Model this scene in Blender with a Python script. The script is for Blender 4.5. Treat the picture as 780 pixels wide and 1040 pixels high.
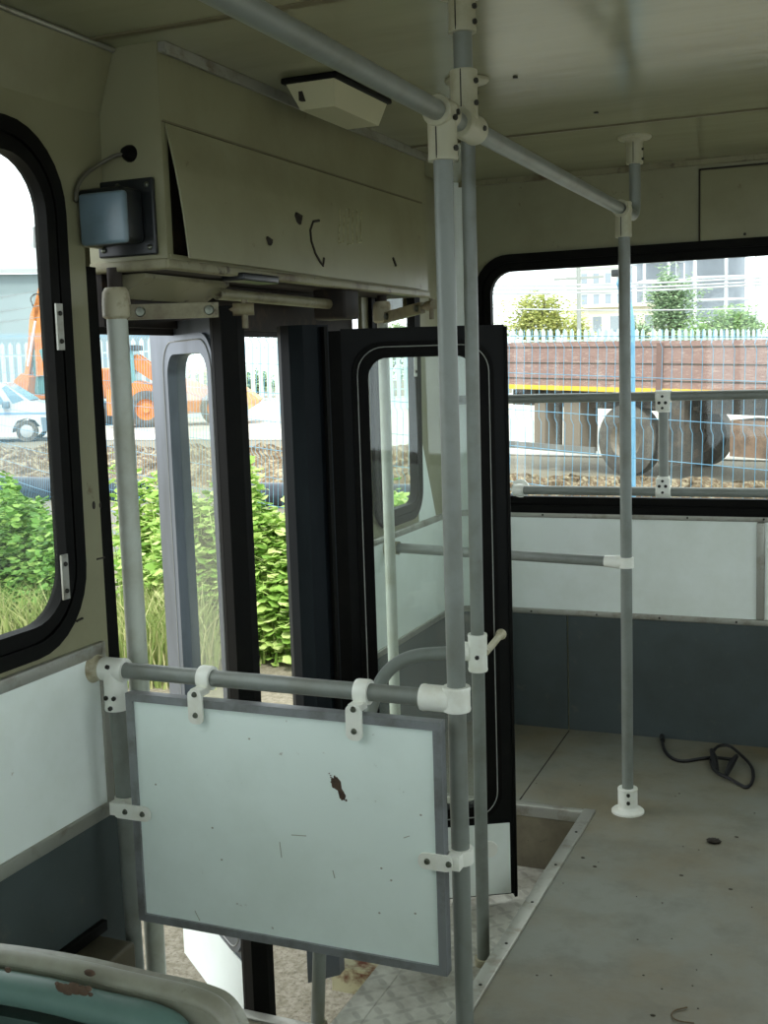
import bpy, bmesh, math, random
from mathutils import Vector, Matrix, Euler
for o in list(bpy.data.objects): bpy.data.objects.remove(o)
sc = bpy.context.scene
COL = sc.collection
random.seed(7)
PI = math.pi
# ------------------------------------------------------------------ camera
F = 1185.09; YAW, PITCH, ROLL = 0.402488, 0.125657, 0.0326
CAM = Vector((0, 0, 1.40))
_f = Vector((-math.sin(YAW)*math.cos(PITCH), math.cos(YAW)*math.cos(PITCH), -math.sin(PITCH)))
_r0 = Vector((math.cos(YAW), math.sin(YAW), 0)); _d0 = _f.cross(_r0)
_r = math.cos(ROLL)*_r0 + math.sin(ROLL)*_d0
_d = -math.sin(ROLL)*_r0 + math.cos(ROLL)*_d0
cam = bpy.data.objects.new('camera', bpy.data.cameras.new('camera')); COL.objects.link(cam)
cam.matrix_world = Matrix(((_r.x, -_d.x, -_f.x, CAM.x), (_r.y, -_d.y, -_f.y, CAM.y), (_r.z, -_d.z, -_f.z, CAM.z), (0, 0, 0, 1)))
cam.data.sensor_width = 36; cam.data.lens = F/1040*36; cam.data.clip_start = .02; cam.data.clip_end = 600
sc.camera = cam
# ------------------------------------------------------------------ sky, light, exposure
world = bpy.data.worlds.new('world'); sc.world = world; world.use_nodes = True
wn = world.node_tree; wn.nodes.clear()
wo = wn.nodes.new('ShaderNodeOutputWorld'); wb = wn.nodes.new('ShaderNodeBackground')
wt = wn.nodes.new('ShaderNodeTexCoord'); ws = wn.nodes.new('ShaderNodeSeparateXYZ'); wr = wn.nodes.new('ShaderNodeValToRGB')
wn.links.new(wt.outputs['Generated'], ws.inputs[0]); wn.links.new(ws.outputs['Z'], wr.inputs[0])
wr.color_ramp.elements[0].position = 0.0; wr.color_ramp.elements[0].color = (.86, .93, 1, 1)
wr.color_ramp.elements[1].position = .55; wr.color_ramp.elements[1].color = (.90, .95, .96, 1)
wn.links.new(wr.outputs[0], wb.inputs[0]); wb.inputs[1].default_value = 2.0
wn.links.new(wb.outputs[0], wo.inputs[0])
sun = bpy.data.objects.new('sun', bpy.data.lights.new('sun', 'SUN')); COL.objects.link(sun)
sun.data.energy = 2.4; sun.data.angle = .2; sun.data.color = (1, .97, .88)
sun.rotation_euler = Vector((.25, -.55, .8)).to_track_quat('Z', 'Y').to_euler()
sc.view_settings.view_transform = 'Standard'; sc.view_settings.look = 'None'
sc.view_settings.gamma = 1; sc.view_settings.use_curve_mapping = False
sc.view_settings.exposure = 0.55

# ------------------------------------------------------------------ helpers
def pray(px, py):
    return (px-390)/F*_r + (py-520)/F*_d + _f
def at(px, py, D): return CAM + pray(px, py)*D
def hit(px, py, ax, val):
    v = pray(px, py); return CAM + v*((val-CAM[ax])/v[ax])
SPLIT = {'rust_chip', 'arm_bolt', 'buckle', 'screw', 'bolt', 'rivet', 'ceiling_screw', 'toolbox', 'hydraulic_ram', 'mudguard', 'side_window', 'paint_chip', 'inner_upright', 'stake'}
WM = {}
def wm(o): return WM.get(o.name, Matrix.Identity(4)) if o else Matrix.Identity(4)
def tag(o, label=None, cat=None, group=None, kind=None):
    if label: o['label'] = label
    if cat: o['category'] = cat
    if group: o['group'] = group
    if kind: o['kind'] = kind
    return o
def thing(name, label, cat, loc=(0, 0, 0), rot=(0, 0, 0), group=None, kind=None):
    o = bpy.data.objects.new(name, None); COL.objects.link(o)
    o.location = loc; o.rotation_euler = rot; o.empty_display_size = .05
    WM[o.name] = Matrix.Translation(Vector(loc)) @ Euler(rot).to_matrix().to_4x4()
    return tag(o, label, cat, group, kind)
class MB:
    def __init__(s): s.v = []; s.f = []; s.sm = []
    def add(s, vs, fs, smooth=False):
        n = len(s.v); s.v += [Vector(v) for v in vs]
        for f in fs: s.f.append([i+n for i in f]); s.sm.append(smooth)
        return s
    def box(s, lo, hi, M=None):
        x0, y0, z0 = lo; x1, y1, z1 = hi
        vs = [Vector(p) for p in ((x0,y0,z0),(x1,y0,z0),(x1,y1,z0),(x0,y1,z0),(x0,y0,z1),(x1,y0,z1),(x1,y1,z1),(x0,y1,z1))]
        if M is not None: vs = [M @ v for v in vs]
        return s.add(vs, [(0,3,2,1),(4,5,6,7),(0,1,5,4),(1,2,6,5),(2,3,7,6),(3,0,4,7)])
    def rbox(s, lo, hi, b=.004, M=None):
        bm = bmesh.new(); bmesh.ops.create_cube(bm, size=1)
        lo = Vector(lo); hi = Vector(hi); c = (lo+hi)/2; d = hi-lo
        for v in bm.verts: v.co = Vector((v.co.x*d.x, v.co.y*d.y, v.co.z*d.z)) + c
        bmesh.ops.bevel(bm, geom=bm.edges[:], offset=min(b, .45*min(d)), segments=3, affect='EDGES', profile=.5)
        bm.verts.index_update()
        vs = [(M @ v.co) if M is not None else v.co.copy() for v in bm.verts]
        s.add(vs, [[v.index for v in f.verts] for f in bm.faces], True); bm.free(); return s
    def tube(s, pts, r, n=16, caps=True):
        pts = [Vector(p) for p in pts]; rs = r if isinstance(r, (list, tuple)) else [r]*len(pts)
        T = []
        for i in range(len(pts)):
            a = pts[max(i-1, 0)]; b = pts[min(i+1, len(pts)-1)]; T.append((b-a).normalized())
        u = T[0].orthogonal().normalized(); base = len(s.v); vs = []
        for i, p in enumerate(pts):
            u = (u - T[i]*u.dot(T[i])).normalized(); w = T[i].cross(u)
            for k in range(n):
                a = 2*PI*k/n; vs.append(p + rs[i]*(math.cos(a)*u + math.sin(a)*w))
        fs = []
        for i in range(len(pts)-1):
            for k in range(n): fs.append((i*n+k, i*n+(k+1) % n, (i+1)*n+(k+1) % n, (i+1)*n+k))
        s.add(vs, fs, True)
        if caps:
            m = len(vs)
            s.add(vs[:n], [tuple(range(n-1, -1, -1))]); s.add(vs[m-n:], [tuple(range(n))])
        return s
    def lathe(s, prof, c=(0, 0, 0), axis=(0, 0, 1), n=24):
        c = Vector(c); A = Vector(axis).normalized(); pts = []; rs = []
        u = A.orthogonal().normalized(); w = A.cross(u); vs = []
        for r, h in prof:
            for k in range(n):
                a = 2*PI*k/n; vs.append(c + A*h + max(r, 1e-5)*(math.cos(a)*u + math.sin(a)*w))
        fs = [(i*n+k, i*n+(k+1) % n, (i+1)*n+(k+1) % n, (i+1)*n+k) for i in range(len(prof)-1) for k in range(n)]
        return s.add(vs, fs, True)
    def ball(s, c, r, n=10):
        prof = [(math.sin(PI*i/n), -math.cos(PI*i/n)) for i in range(n+1)]
        rr = r if isinstance(r, (tuple, list)) else (r, r, r)
        m = len(s.v); s.lathe(prof, n=2*n)
        for i in range(m, len(s.v)): v = s.v[i]; s.v[i] = Vector(c) + Vector((v.x*rr[0], v.y*rr[1], v.z*rr[2]))
        return s
    def prism(s, poly, vec):
        n = len(poly); vec = Vector(vec); a = [Vector(p) for p in poly]; b = [p+vec for p in a]
        return s.add(a+b, [tuple(range(n-1, -1, -1)), tuple(range(n, 2*n))] + [(i, (i+1) % n, n+(i+1) % n, n+i) for i in range(n)])
    def ring(s, outer, inner, fn, smooth=False):
        """solid between two matching closed 2D loops; fn(u,v,w) -> world, w = 0..1 through the thickness"""
        n = len(outer); L = [outer, inner]
        vs = [fn(p[0], p[1], w) for w in (0, 1) for l in L for p in l]
        fs = []
        for i in range(n):
            j = (i+1) % n
            fs += [(i, j, n+j, n+i), (2*n+i, 3*n+i, 3*n+j, 2*n+j), (i, 2*n+i, 2*n+j, j), (n+i, n+j, 3*n+j, 3*n+i)]
        return s.add(vs, fs, smooth)
    def build(s, name, mat, parent=None, local=False, loc=None):
        if name in SPLIT:
            par = list(range(len(s.v)))
            def find(a):
                while par[a] != a: par[a] = par[par[a]]; a = par[a]
                return a
            key = {}
            for i, v in enumerate(s.v):
                k = (round(v.x, 6), round(v.y, 6), round(v.z, 6))
                if k in key: par[find(i)] = find(key[k])
                else: key[k] = i
            for f in s.f:
                for a in f[1:]: par[find(a)] = find(f[0])
            comp = {}
            for f, sm in zip(s.f, s.sm): comp.setdefault(find(f[0]), []).append((f, sm))
            if len(comp) > 1:
                for fs in comp.values():
                    m = MB(); ids = sorted({i for f, _ in fs for i in f}); mp = {a: b for b, a in enumerate(ids)}
                    m.v = [s.v[i] for i in ids]; m.f = [[mp[i] for i in f] for f, _ in fs]; m.sm = [q for _, q in fs]; o = m._build(name, mat, parent, local, loc)
                return o
        return s._build(name, mat, parent, local, loc)
    def _build(s, name, mat, parent=None, local=False, loc=None):
        me = bpy.data.meshes.new(name)
        if parent is not None and not local:
            Mi = wm(parent).inverted(); vs = [Mi @ v for v in s.v]
        elif parent is None and not local:
            if loc is None and s.v:
                xs = [v.x for v in s.v]; ys = [v.y for v in s.v]; zs = [v.z for v in s.v]
                loc = Vector(((min(xs)+max(xs))/2, (min(ys)+max(ys))/2, min(zs)))
            loc = Vector(loc or (0, 0, 0)); vs = [v-loc for v in s.v]
        else: vs = s.v; loc = Vector((0, 0, 0))
        me.from_pydata([tuple(v) for v in vs], [], s.f)
        me.polygons.foreach_set('use_smooth', s.sm)
        bm = bmesh.new(); bm.from_mesh(me); bmesh.ops.recalc_face_normals(bm, faces=bm.faces[:]); bm.to_mesh(me); bm.free()
        if any(s.sm) and not all(s.sm) or any(s.sm): me.set_sharp_from_angle(angle=math.radians(42))
        for m in (mat if isinstance(mat, (list, tuple)) else [mat]): me.materials.append(m)
        me.update()
        o = bpy.data.objects.new(name, me); COL.objects.link(o)
        if parent is not None: o.parent = parent; WM[o.name] = wm(parent).copy()
        else: o.location = loc; WM[o.name] = Matrix.Translation(loc)
        return o
def rrect(u0, v0, u1, v1, r, n=8):
    P = []
    for (cx, cy, a0) in ((u1-r, v0+r, -PI/2), (u1-r, v1-r, 0), (u0+r, v1-r, PI/2), (u0+r, v0+r, PI)):
        for i in range(n+1):
            a = a0 + PI/2*i/n; P.append((cx+r*math.cos(a), cy+r*math.sin(a)))
    return P
def plate(name, outer, holes, th, fn, mat, parent=None):
    """flat sheet with holes, thickness th, mapped by fn(u,v,w)"""
    cu = bpy.data.curves.new('tmp', 'CURVE'); cu.dimensions = '2D'; cu.fill_mode = 'BOTH'; cu.extrude = th/2
    for loop in [outer]+holes:
        sp = cu.splines.new('POLY'); sp.points.add(len(loop)-1); sp.use_cyclic_u = True
        for i, p in enumerate(loop): sp.points[i].co = (p[0], p[1], 0, 1)
    co = bpy.data.objects.new('tmp', cu); COL.objects.link(co)
    me = bpy.data.meshes.new_from_object(co)
    m = MB(); m.add([fn(v.co.x, v.co.y, v.co.z+th/2) for v in me.vertices], [tuple(p.vertices) for p in me.polygons])
    bpy.data.objects.remove(co); bpy.data.curves.remove(cu); bpy.data.meshes.remove(me)
    return m.build(name, mat, parent)
def fillet(pts, r, n=8):
    pts = [Vector(p) for p in pts]; out = [pts[0]]
    for i in range(1, len(pts)-1):
        a, b, c = pts[i-1], pts[i], pts[i+1]; d1 = (a-b).normalized(); d2 = (c-b).normalized()
        k = min(r, .49*(a-b).length, .49*(c-b).length)
        p0 = b+d1*k; p1 = b+d2*k
        for j in range(n+1):
            t = j/n; out.append(p0*(1-t)**2 + b*2*t*(1-t) + p1*t*t)
    out.append(pts[-1]); return out

# ------------------------------------------------------------------ materials
def lin(c): return tuple(((x/255)/12.92 if x/255 < .04045 else ((x/255+.055)/1.055)**2.4) for x in c)
MATS = {}
def mat(name, col, rough=.5, metal=0, c2=None, scale=4, lo=.45, hi=.7, bump=0, bscale=40, stretch=(1, 1, 1), c3=None, scale3=25, amt3=.5, lo3=.55, hi3=.62, spec=.5, island=None, coat=0, trans=0):
    m = bpy.data.materials.new(name); m.use_nodes = True; nt = m.node_tree; N = nt.nodes; L = nt.links
    b = N['Principled BSDF']; b.inputs['Roughness'].default_value = rough; b.inputs['Metallic'].default_value = metal
    b.inputs['Specular IOR Level'].default_value = spec; b.inputs['Coat Weight'].default_value = coat
    b.inputs['Base Color'].default_value = (*col, 1)
    tc = N.new('ShaderNodeNewGeometry'); mp = N.new('ShaderNodeMapping'); mp.inputs['Scale'].default_value = stretch
    L.new(tc.outputs['Position'], mp.inputs[0]); cur = None
    def layer(cur, colour, sc_, lo_, hi_, amt=1):
        nz = N.new('ShaderNodeTexNoise'); nz.inputs['Scale'].default_value = sc_; nz.inputs['Detail'].default_value = 6; nz.inputs['Roughness'].default_value = .65
        L.new(mp.outputs[0], nz.inputs['Vector'])
        mr = N.new('ShaderNodeMapRange'); mr.inputs['From Min'].default_value = lo_; mr.inputs['From Max'].default_value = hi_; mr.inputs['To Max'].default_value = amt
        L.new(nz.outputs['Fac'], mr.inputs['Value'])
        mx = N.new('ShaderNodeMix'); mx.data_type = 'RGBA'; L.new(mr.outputs[0], mx.inputs[0])
        if cur is None: mx.inputs[6].default_value = (*col, 1)
        else: L.new(cur, mx.inputs[6])
        mx.inputs[7].default_value = (*colour, 1); return mx.outputs[2]
    if c2: cur = layer(cur, c2, scale, lo, hi)
    if c3: cur = layer(cur, c3, scale3, lo3, hi3, amt3)
    if island:
        rp = N.new('ShaderNodeValToRGB')
        for i, (p, c) in enumerate(island):
            e = rp.color_ramp.elements[i] if i < 2 else rp.color_ramp.elements.new(p)
            e.position = p; e.color = (*c, 1)
        L.new(tc.outputs['Random Per Island'], rp.inputs[0]); cur = rp.outputs[0]
    if cur is not None: L.new(cur, b.inputs['Base Color'])
    if bump:
        nz = N.new('ShaderNodeTexNoise'); nz.inputs['Scale'].default_value = bscale; nz.inputs['Detail'].default_value = 4; L.new(mp.outputs[0], nz.inputs['Vector'])
        bp = N.new('ShaderNodeBump'); bp.inputs['Strength'].default_value = bump; bp.inputs['Distance'].default_value = .02
        L.new(nz.outputs['Fac'], bp.inputs['Height']); L.new(bp.outputs[0], b.inputs['Normal'])
    if trans:
        tr = N.new('ShaderNodeBsdfTranslucent'); mx = N.new('ShaderNodeMixShader'); mx.inputs[0].default_value = trans
        if cur is not None: L.new(cur, tr.inputs[0])
        else: tr.inputs[0].default_value = (*col, 1)
        L.new(b.outputs[0], mx.inputs[1]); L.new(tr.outputs[0], mx.inputs[2]); L.new(mx.outputs[0], N['Material Output'].inputs[0])
    MATS[name] = m; return m
def glass_mat(name, tint=(.93, .97, .95), refl=1.0, haze=0.0, hazecol=(.6, .62, .55)):
    m = bpy.data.materials.new(name); m.use_nodes = True; nt = m.node_tree; N = nt.nodes; L = nt.links
    N.remove(N['Principled BSDF']); out = N['Material Output']
    t = N.new('ShaderNodeBsdfTransparent'); t.inputs[0].default_value = (*tint, 1)
    g = N.new('ShaderNodeBsdfGlossy'); g.inputs['Roughness'].default_value = .03; g.inputs['Color'].default_value = (.9, .95, .93, 1)
    lw0 = N.new('ShaderNodeLayerWeight'); lw0.inputs[0].default_value = .5
    pw = N.new('ShaderNodeMath'); pw.operation = 'POWER'; pw.inputs[1].default_value = 5; L.new(lw0.outputs['Facing'], pw.inputs[0])
    mu = N.new('ShaderNodeMath'); mu.operation = 'MULTIPLY_ADD'; mu.inputs[1].default_value = .92*refl; mu.inputs[2].default_value = .05*refl; L.new(pw.outputs[0], mu.inputs[0])
    mx = N.new('ShaderNodeMixShader'); L.new(mu.outputs[0], mx.inputs[0]); L.new(t.outputs[0], mx.inputs[1]); L.new(g.outputs[0], mx.inputs[2])
    last = mx.outputs[0]
    if haze:
        d = N.new('ShaderNodeBsdfDiffuse'); d.inputs[0].default_value = (*hazecol, 1)
        tl = N.new('ShaderNodeBsdfTranslucent'); tl.inputs[0].default_value = (*hazecol, 1)
        a = N.new('ShaderNodeMixShader'); a.inputs[0].default_value = .5; L.new(d.outputs[0], a.inputs[1]); L.new(tl.outputs[0], a.inputs[2])
        nz = N.new('ShaderNodeTexNoise'); nz.inputs['Scale'].default_value = 3; nz.inputs['Detail'].default_value = 5
        ge = N.new('ShaderNodeNewGeometry'); L.new(ge.outputs['Position'], nz.inputs['Vector'])
        ml = N.new('ShaderNodeMath'); ml.operation = 'MULTIPLY'; ml.inputs[1].default_value = haze*2; L.new(nz.outputs['Fac'], ml.inputs[0])
        m2 = N.new('ShaderNodeMixShader'); L.new(ml.outputs[0], m2.inputs[0]); L.new(last, m2.inputs[1]); L.new(a.outputs[0], m2.inputs[2]); last = m2.outputs[0]
    L.new(last, out.inputs[0]); return m

cream = lin((196, 194, 160)); 
CREAM = mat('cream_paint', lin((140, 138, 108)), .42, c2=lin((124, 120, 90)), scale=2.2, c3=lin((96, 74, 46)), scale3=16, amt3=.8, lo3=.66, hi3=.74, bump=.03, bscale=6)
CREAMD = mat('cream_paint_grimy', lin((134, 130, 100)), .5, c2=lin((88, 72, 48)), scale=7, lo=.5, hi=.72, c3=lin((60, 44, 30)), scale3=22, amt3=.9, lo3=.6, hi3=.7)
CEIL = mat('ceiling_gloss_paint', lin((152, 152, 124)), .18, c2=lin((138, 136, 108)), scale=1.5, bump=.14, bscale=1.6, stretch=(.5, 2.2, 1), spec=.6)
WHITE = mat('white_laminate', lin((240, 248, 243)), .38, c2=lin((226, 234, 224)), scale=2, c3=lin((150, 132, 100)), scale3=30, amt3=.5, lo3=.70, hi3=.76, bump=.02, bscale=3)
PANELM = mat('partition_laminate', lin((236, 250, 244)), .35, c2=lin((226, 240, 232)), scale=2.5, c3=lin((120, 110, 84)), scale3=40, amt3=.6, lo3=.70, hi3=.74)
DARKP = mat('dark_grey_panel', lin((66, 76, 76)), .5, c2=lin((56, 64, 62)), scale=3, c3=lin((110, 108, 90)), scale3=18, amt3=.25, lo3=.6, hi3=.7, bump=.03, bscale=200)
ALU = mat('aluminium_trim', lin((168, 168, 158)), .4, .55, c2=lin((120, 112, 92)), scale=14, lo=.5, hi=.75, bump=.03, bscale=90)
STEEL = mat('painted_steel_tube', lin((128, 134, 128)), .4, .1, c2=lin((114, 117, 108)), scale=9, c3=lin((84, 72, 58)), scale3=34, amt3=.6, lo3=.68, hi3=.75)
PLAST = mat('white_plastic', lin((236, 238, 228)), .35, c2=lin((218, 217, 200)), scale=14, lo=.5, hi=.75)
PLASTC = mat('aged_cream_plastic', lin((176, 174, 150)), .4, c2=lin((154, 150, 122)), scale=14, lo=.5, hi=.75)
PLASTG = mat('grimy_white_plastic', lin((184, 178, 150)), .45, c2=lin((120, 104, 72)), scale=24, lo=.48, hi=.7)
BOLT = mat('bolt_dark', lin((52, 52, 46)), .45, .6)
BOLTZ = mat('bolt_zinc', lin((104, 108, 96)), .35, .8)
RUB = mat('black_rubber', lin((12, 12, 10)), .6, c2=lin((22, 21, 17)), scale=10, lo=.5, hi=.8, spec=.10)
RUBB = mat('bluish_black_rubber', lin((18, 23, 27)), .6, c2=lin((30, 36, 40)), scale=5, stretch=(1, 1, .25), bump=.15, bscale=5, spec=.15)
BRUSH = mat('black_door_enamel', lin((13, 14, 13)), .5, c2=lin((26, 25, 21)), scale=9, lo=.55, hi=.8, spec=.15)
LEAFAL = mat('brushed_door_aluminium', lin((108, 115, 124)), .4, .4, c2=lin((86, 92, 98)), scale=7, stretch=(1, 1, .3), bump=.04, bscale=20)
SHAFT = mat('white_shaft_paint', lin((196, 202, 190)), .4, c2=lin((176, 178, 160)), scale=8, c3=lin((60, 52, 40)), scale3=40, amt3=.8, lo3=.68, hi3=.73)
HEAD = mat('rusty_header_and_shade', lin((40, 31, 22)), .7, c2=lin((18, 14, 11)), scale=7, c3=lin((70, 52, 34)), scale3=20, amt3=.5)  # header brown, also used as painted shade under and inside the overhead box
FLOORM = mat('worn_linoleum', lin((122, 124, 113)), .5, c2=lin((116, 106, 80)), scale=1.6, lo=.42, hi=.66, c3=lin((88, 84, 68)), scale3=7, amt3=.55, lo3=.48, hi3=.74, bump=.04, bscale=60)
SEATC = mat('seat_shell', lin((150, 152, 136)), .42, c2=lin((126, 124, 108)), scale=10, c3=lin((90, 74, 56)), scale3=30, amt3=.6, lo3=.64, hi3=.7)
SEATT = mat('seat_frame_paint', lin((96, 126, 118)), .4, c2=lin((82, 108, 102)), scale=8, c3=lin((46, 30, 24)), scale3=18, amt3=.9, lo3=.70, hi3=.73)
SEATP = mat('seat_pad_vinyl', lin((56, 76, 71)), .5, c2=lin((46, 62, 59)), scale=5)
RUST = mat('rust_mark', lin((84, 66, 50)), .8, c2=lin((48, 38, 30)), scale=60)
MARK = mat('dark_scuff', lin((40, 34, 24)), .8)
SMUDGE = mat('smudge', lin((140, 134, 98)), .6, c2=lin((180, 176, 140)), scale=60, lo=.42, hi=.55)
DEV = mat('device_black', lin((22, 26, 28)), .35, c2=lin((40, 44, 42)), scale=12, lo=.5, hi=.8)
DEVF = mat('device_blue_grey', lin((104, 124, 134)), .3, c2=lin((84, 100, 106)), scale=6)
STRAP = mat('black_webbing', lin((20, 20, 22)), .55)
GLASS = glass_mat('window_glass', haze=.03)
GLASSD = glass_mat('door_glass', tint=(.84, .93, .88), refl=1.4, haze=.11)
def diamond_mat():
    m = mat('chequer_plate', lin((206, 206, 194)), .5, .1, c2=lin((140, 136, 120)), scale=5, lo=.4, hi=.7)
    nt = m.node_tree; N = nt.nodes; L = nt.links; b = N['Principled BSDF']
    src = b.inputs['Base Color'].links[0].from_socket
    ge = N.new('ShaderNodeNewGeometry'); outs = []
    for ang, off in ((PI/4, 0), (-PI/4, .5)):
        mp = N.new('ShaderNodeMapping'); mp.inputs['Location'].default_value = (off, off*0, 0); mp.inputs['Rotation'].default_value = (0, 0, PI/4)
        mp.inputs['Scale'].default_value = (17, 17, 17); L.new(ge.outputs['Position'], mp.inputs[0])
        fr = N.new('ShaderNodeVectorMath'); fr.operation = 'FRACTION'; L.new(mp.outputs[0], fr.inputs[0])
        sb = N.new('ShaderNodeVectorMath'); sb.operation = 'SUBTRACT'; sb.inputs[1].default_value = (.5, .5, 0); L.new(fr.outputs[0], sb.inputs[0])
        sc2 = N.new('ShaderNodeVectorMath'); sc2.operation = 'MULTIPLY'; sc2.inputs[1].default_value = (2.0, 5.5, 0) if off == 0 else (5.5, 2.0, 0); L.new(sb.outputs[0], sc2.inputs[0])
        ln = N.new('ShaderNodeVectorMath'); ln.operation = 'LENGTH'; L.new(sc2.outputs[0], ln.inputs[0])
        mr = N.new('ShaderNodeMapRange'); mr.inputs['From Min'].default_value = .5; mr.inputs['From Max'].default_value = .95; mr.inputs['To Min'].default_value = 1; mr.inputs['To Max'].default_value = 0
        L.new(ln.outputs['Value'], mr.inputs['Value']); outs.append(mr.outputs[0])
    mx = N.new('ShaderNodeMath'); mx.operation = 'MAXIMUM'; L.new(outs[0], mx.inputs[0]); L.new(outs[1], mx.inputs[1])
    bp = N.new('ShaderNodeBump'); bp.inputs['Strength'].default_value = .35; bp.inputs['Distance'].default_value = .004
    L.new(mx.outputs[0], bp.inputs['Height']); L.new(bp.outputs[0], b.inputs['Normal'])
    mc = N.new('ShaderNodeMix'); mc.data_type = 'RGBA'; mc.inputs[7].default_value = (*lin((112, 108, 98)), 1)
    ml = N.new('ShaderNodeMath'); ml.operation = 'MULTIPLY'; ml.inputs[1].default_value = .35; L.new(mx.outputs[0], ml.inputs[0])
    L.new(ml.outputs[0], mc.inputs[0]); L.new(src, mc.inputs[6]); L.new(mc.outputs[2], b.inputs['Base Color'])
    return m
PLATE = diamond_mat()

# ------------------------------------------------------------------ dimensions of the vehicle
H = 2.06; YR = 4.23; XW = -1.51; XR = .97; YF = -2.2
WX, WY0, WY1, WD = -.82, 2.08, 3.42, -.2      # step well
def st(o): o['kind'] = 'structure'; return o
# floor with the cut-out of the step well
XO = -1.60
fl = plate('floor', [(XO, YF), (XR+.05, YF), (XR+.05, YR+.05), (XO, YR+.05), (XO, WY1), (WX, WY1), (WX, WY0), (XO, WY0)], [], .03, lambda u, v, w: Vector((u, v, -.03+w)), FLOORM); st(fl)
m = MB()   # seam lines in the linoleum
m.tube([hit(578, 742, 2, .0005), hit(528, 812, 2, .0005)], .0018, 6)
m.build('floor_seam', MARK, fl)
# ceiling with seams
m = MB(); m.box((XO, YF, H), (XR+.05, YR+.05, H+.04)); ce = st(m.build('ceiling', CEIL))
m = MB(); m.box((-1.34, 3.44, H-.005), (XR, 3.452, H+.001)); m.build('ceiling_seam', mat('ceiling_seam_grime', lin((110, 104, 78)), .6), ce)
m = MB(); m.box((-1.45, 2.0, H-.004), (XR, 2.02, H+.001)); m.build('ceiling_seam', MATS['ceiling_seam_grime'], ce)
m = MB()
for x, y in ((-.8, 2.75), (-.72, 3.25), (-.1, 2.6)): m.lathe([(0, 0), (.006, 0), (.006, .004)], (x, y, H-.004), (0, 0, 1), 10)
m.build('ceiling_screw', BOLT, ce)
# left wall -----------------------------------------------------------------
LEAN = .012/1.2
def lw(u, v, w):    # u along the vehicle, v height, w into the wall (outwards)
    return Vector((XW + max(0, (v-.83))*LEAN - w, u, v))
JY = 2.01
w1o = rrect(.62, .865, 1.925, 1.865, .15)
w1 = plate('wall_left', [(YF, 0), (JY, 0), (JY, 1.66), (2.084, 1.66), (2.084, 1.93), (YF, 1.93)], [w1o], .015, lw, CREAM); st(w1)
m = MB()
m.prism([Vector((XW+.011, YF, 1.93)), Vector((-1.455, YF, H)), Vector((-1.56, YF, H)), Vector((-1.56, YF, 1.93))], (0, 2.084-YF, 0)); m.build('cove', CREAM, w1)
m = MB(); m.tube([(-1.453, YF, H-.006), (-1.453, 2.08, H-.006)], .0055, 8); m.build('cove_strip', ALU, w1)
m = MB(); m.box((XW, YF, 0), (XW+.006, JY-.005, .475)); m.build('lower_panel', DARKP, w1)
m = MB(); m.box((XW, YF, .475), (XW+.007, JY-.03, .82)); m.build('upper_panel', WHITE, w1)
m = MB(); m.rbox((XW, YF, .462), (XW+.014, JY-.02, .492), .004); m.build('strip', ALU, w1)
m = MB(); m.rbox((XW, YF, .812), (XW+.014, JY-.03, .84), .004); m.rbox((XW, JY-.04, .475), (XW+.014, JY-.02, .84), .004); m.build('strip', ALU, w1)
m = MB(); m.box((XW-.07, JY, -.12), (XW+.003, JY+.04, 1.62)); m.build('post_edge_and_shade', RUB, w1)  # black post edge, widened to stand in for the shadow beside the jamb
m = MB()
for (px, py) in ((95, 513), (101, 513)): 
    p = hit(px, py, 0, XW+.004); m.ball(p, (.002, .006, .010))
for a, b in (((98, 568), (106, 566)), ((78, 631), (84, 628))): m.tube([hit(*a, 0, XW+.004), hit(*b, 0, XW+.004)], .0025, 5)
m.build('scuff', MARK, w1)
# section above and behind the door
m = MB(); m.box((-1.60, 2.095, 1.57), (-1.575, YR, H)); hd = st(m.build('wall_left', CREAMD))
w3o = rrect(3.46, .87, 3.86, 1.86, .09)
wb_ = plate('wall_left', [(WY1-.02, -.03), (YR+.0, -.03), (YR+.0, H), (3.62, H), (3.62, 1.9), (WY1-.02, 1.9)], [w3o], .015, lw, CREAM); st(wb_)
m = MB(); m.box((XW, WY1-.02, .0), (XW+.006, YR-.1, .455)); m.build('lower_panel', DARKP, wb_)
m = MB(); m.box((XW, WY1-.02, .455), (XW+.006, YR-.1, .83)); m.box((XW, 3.86, .83), (XW+.004, YR-.1, 1.9)); m.build('upper_panel', WHITE, wb_)
m = MB(); m.rbox((XW, WY1-.02, .442), (XW+.013, YR-.11, .465), .004); m.rbox((XW, WY1-.02, .815), (XW+.013, YR-.11, .838), .004); m.build('strip', ALU, wb_)
# rear wall -----------------------------------------------------------------
RX0, RX1 = -1.385, .845
rw = lambda u, v, w: Vector((u, YR+w, v))
w2o = rrect(RX0, .842, RX1, 1.775, .12)
wr_ = plate('wall_rear', [(XO, -.03), (XR+.05, -.03), (XR+.05, H), (XO, H)], [w2o], .05, rw, CREAM); st(wr_)
def arc(z0, z1, mat_, name, off=0):
    m = MB(); R = .12-off; P = []
    for i in range(13):
        a = PI - PI/2*i/12; P.append((XW+.12+R*math.cos(a), YR-.12+R*math.sin(a)))
    vs = [(x, y, z) for z in (z0, z1) for x, y in P]; n = len(P)
    m.add(vs, [(i, i+1, n+i+1, n+i) for i in range(n-1)], True); return m.build(name, mat_, wr_)
arc(0, .455, DARKP, 'corner_panel', .006); arc(.455, .83, WHITE, 'corner_panel', .006); arc(.83, H, WHITE, 'corner_panel', .002)
arc(.442, .465, ALU, 'strip', .013); arc(.815, .838, ALU, 'strip', .013)
m = MB(); m.box((XW+.12, YR-.007, 0), (-1.066, YR, .455)); m.build('lower_panel', DARKP, wr_)
m = MB(); m.box((-1.06, YR-.007, 0), (XR, YR, .455)); m.build('lower_panel', DARKP, wr_)
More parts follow.
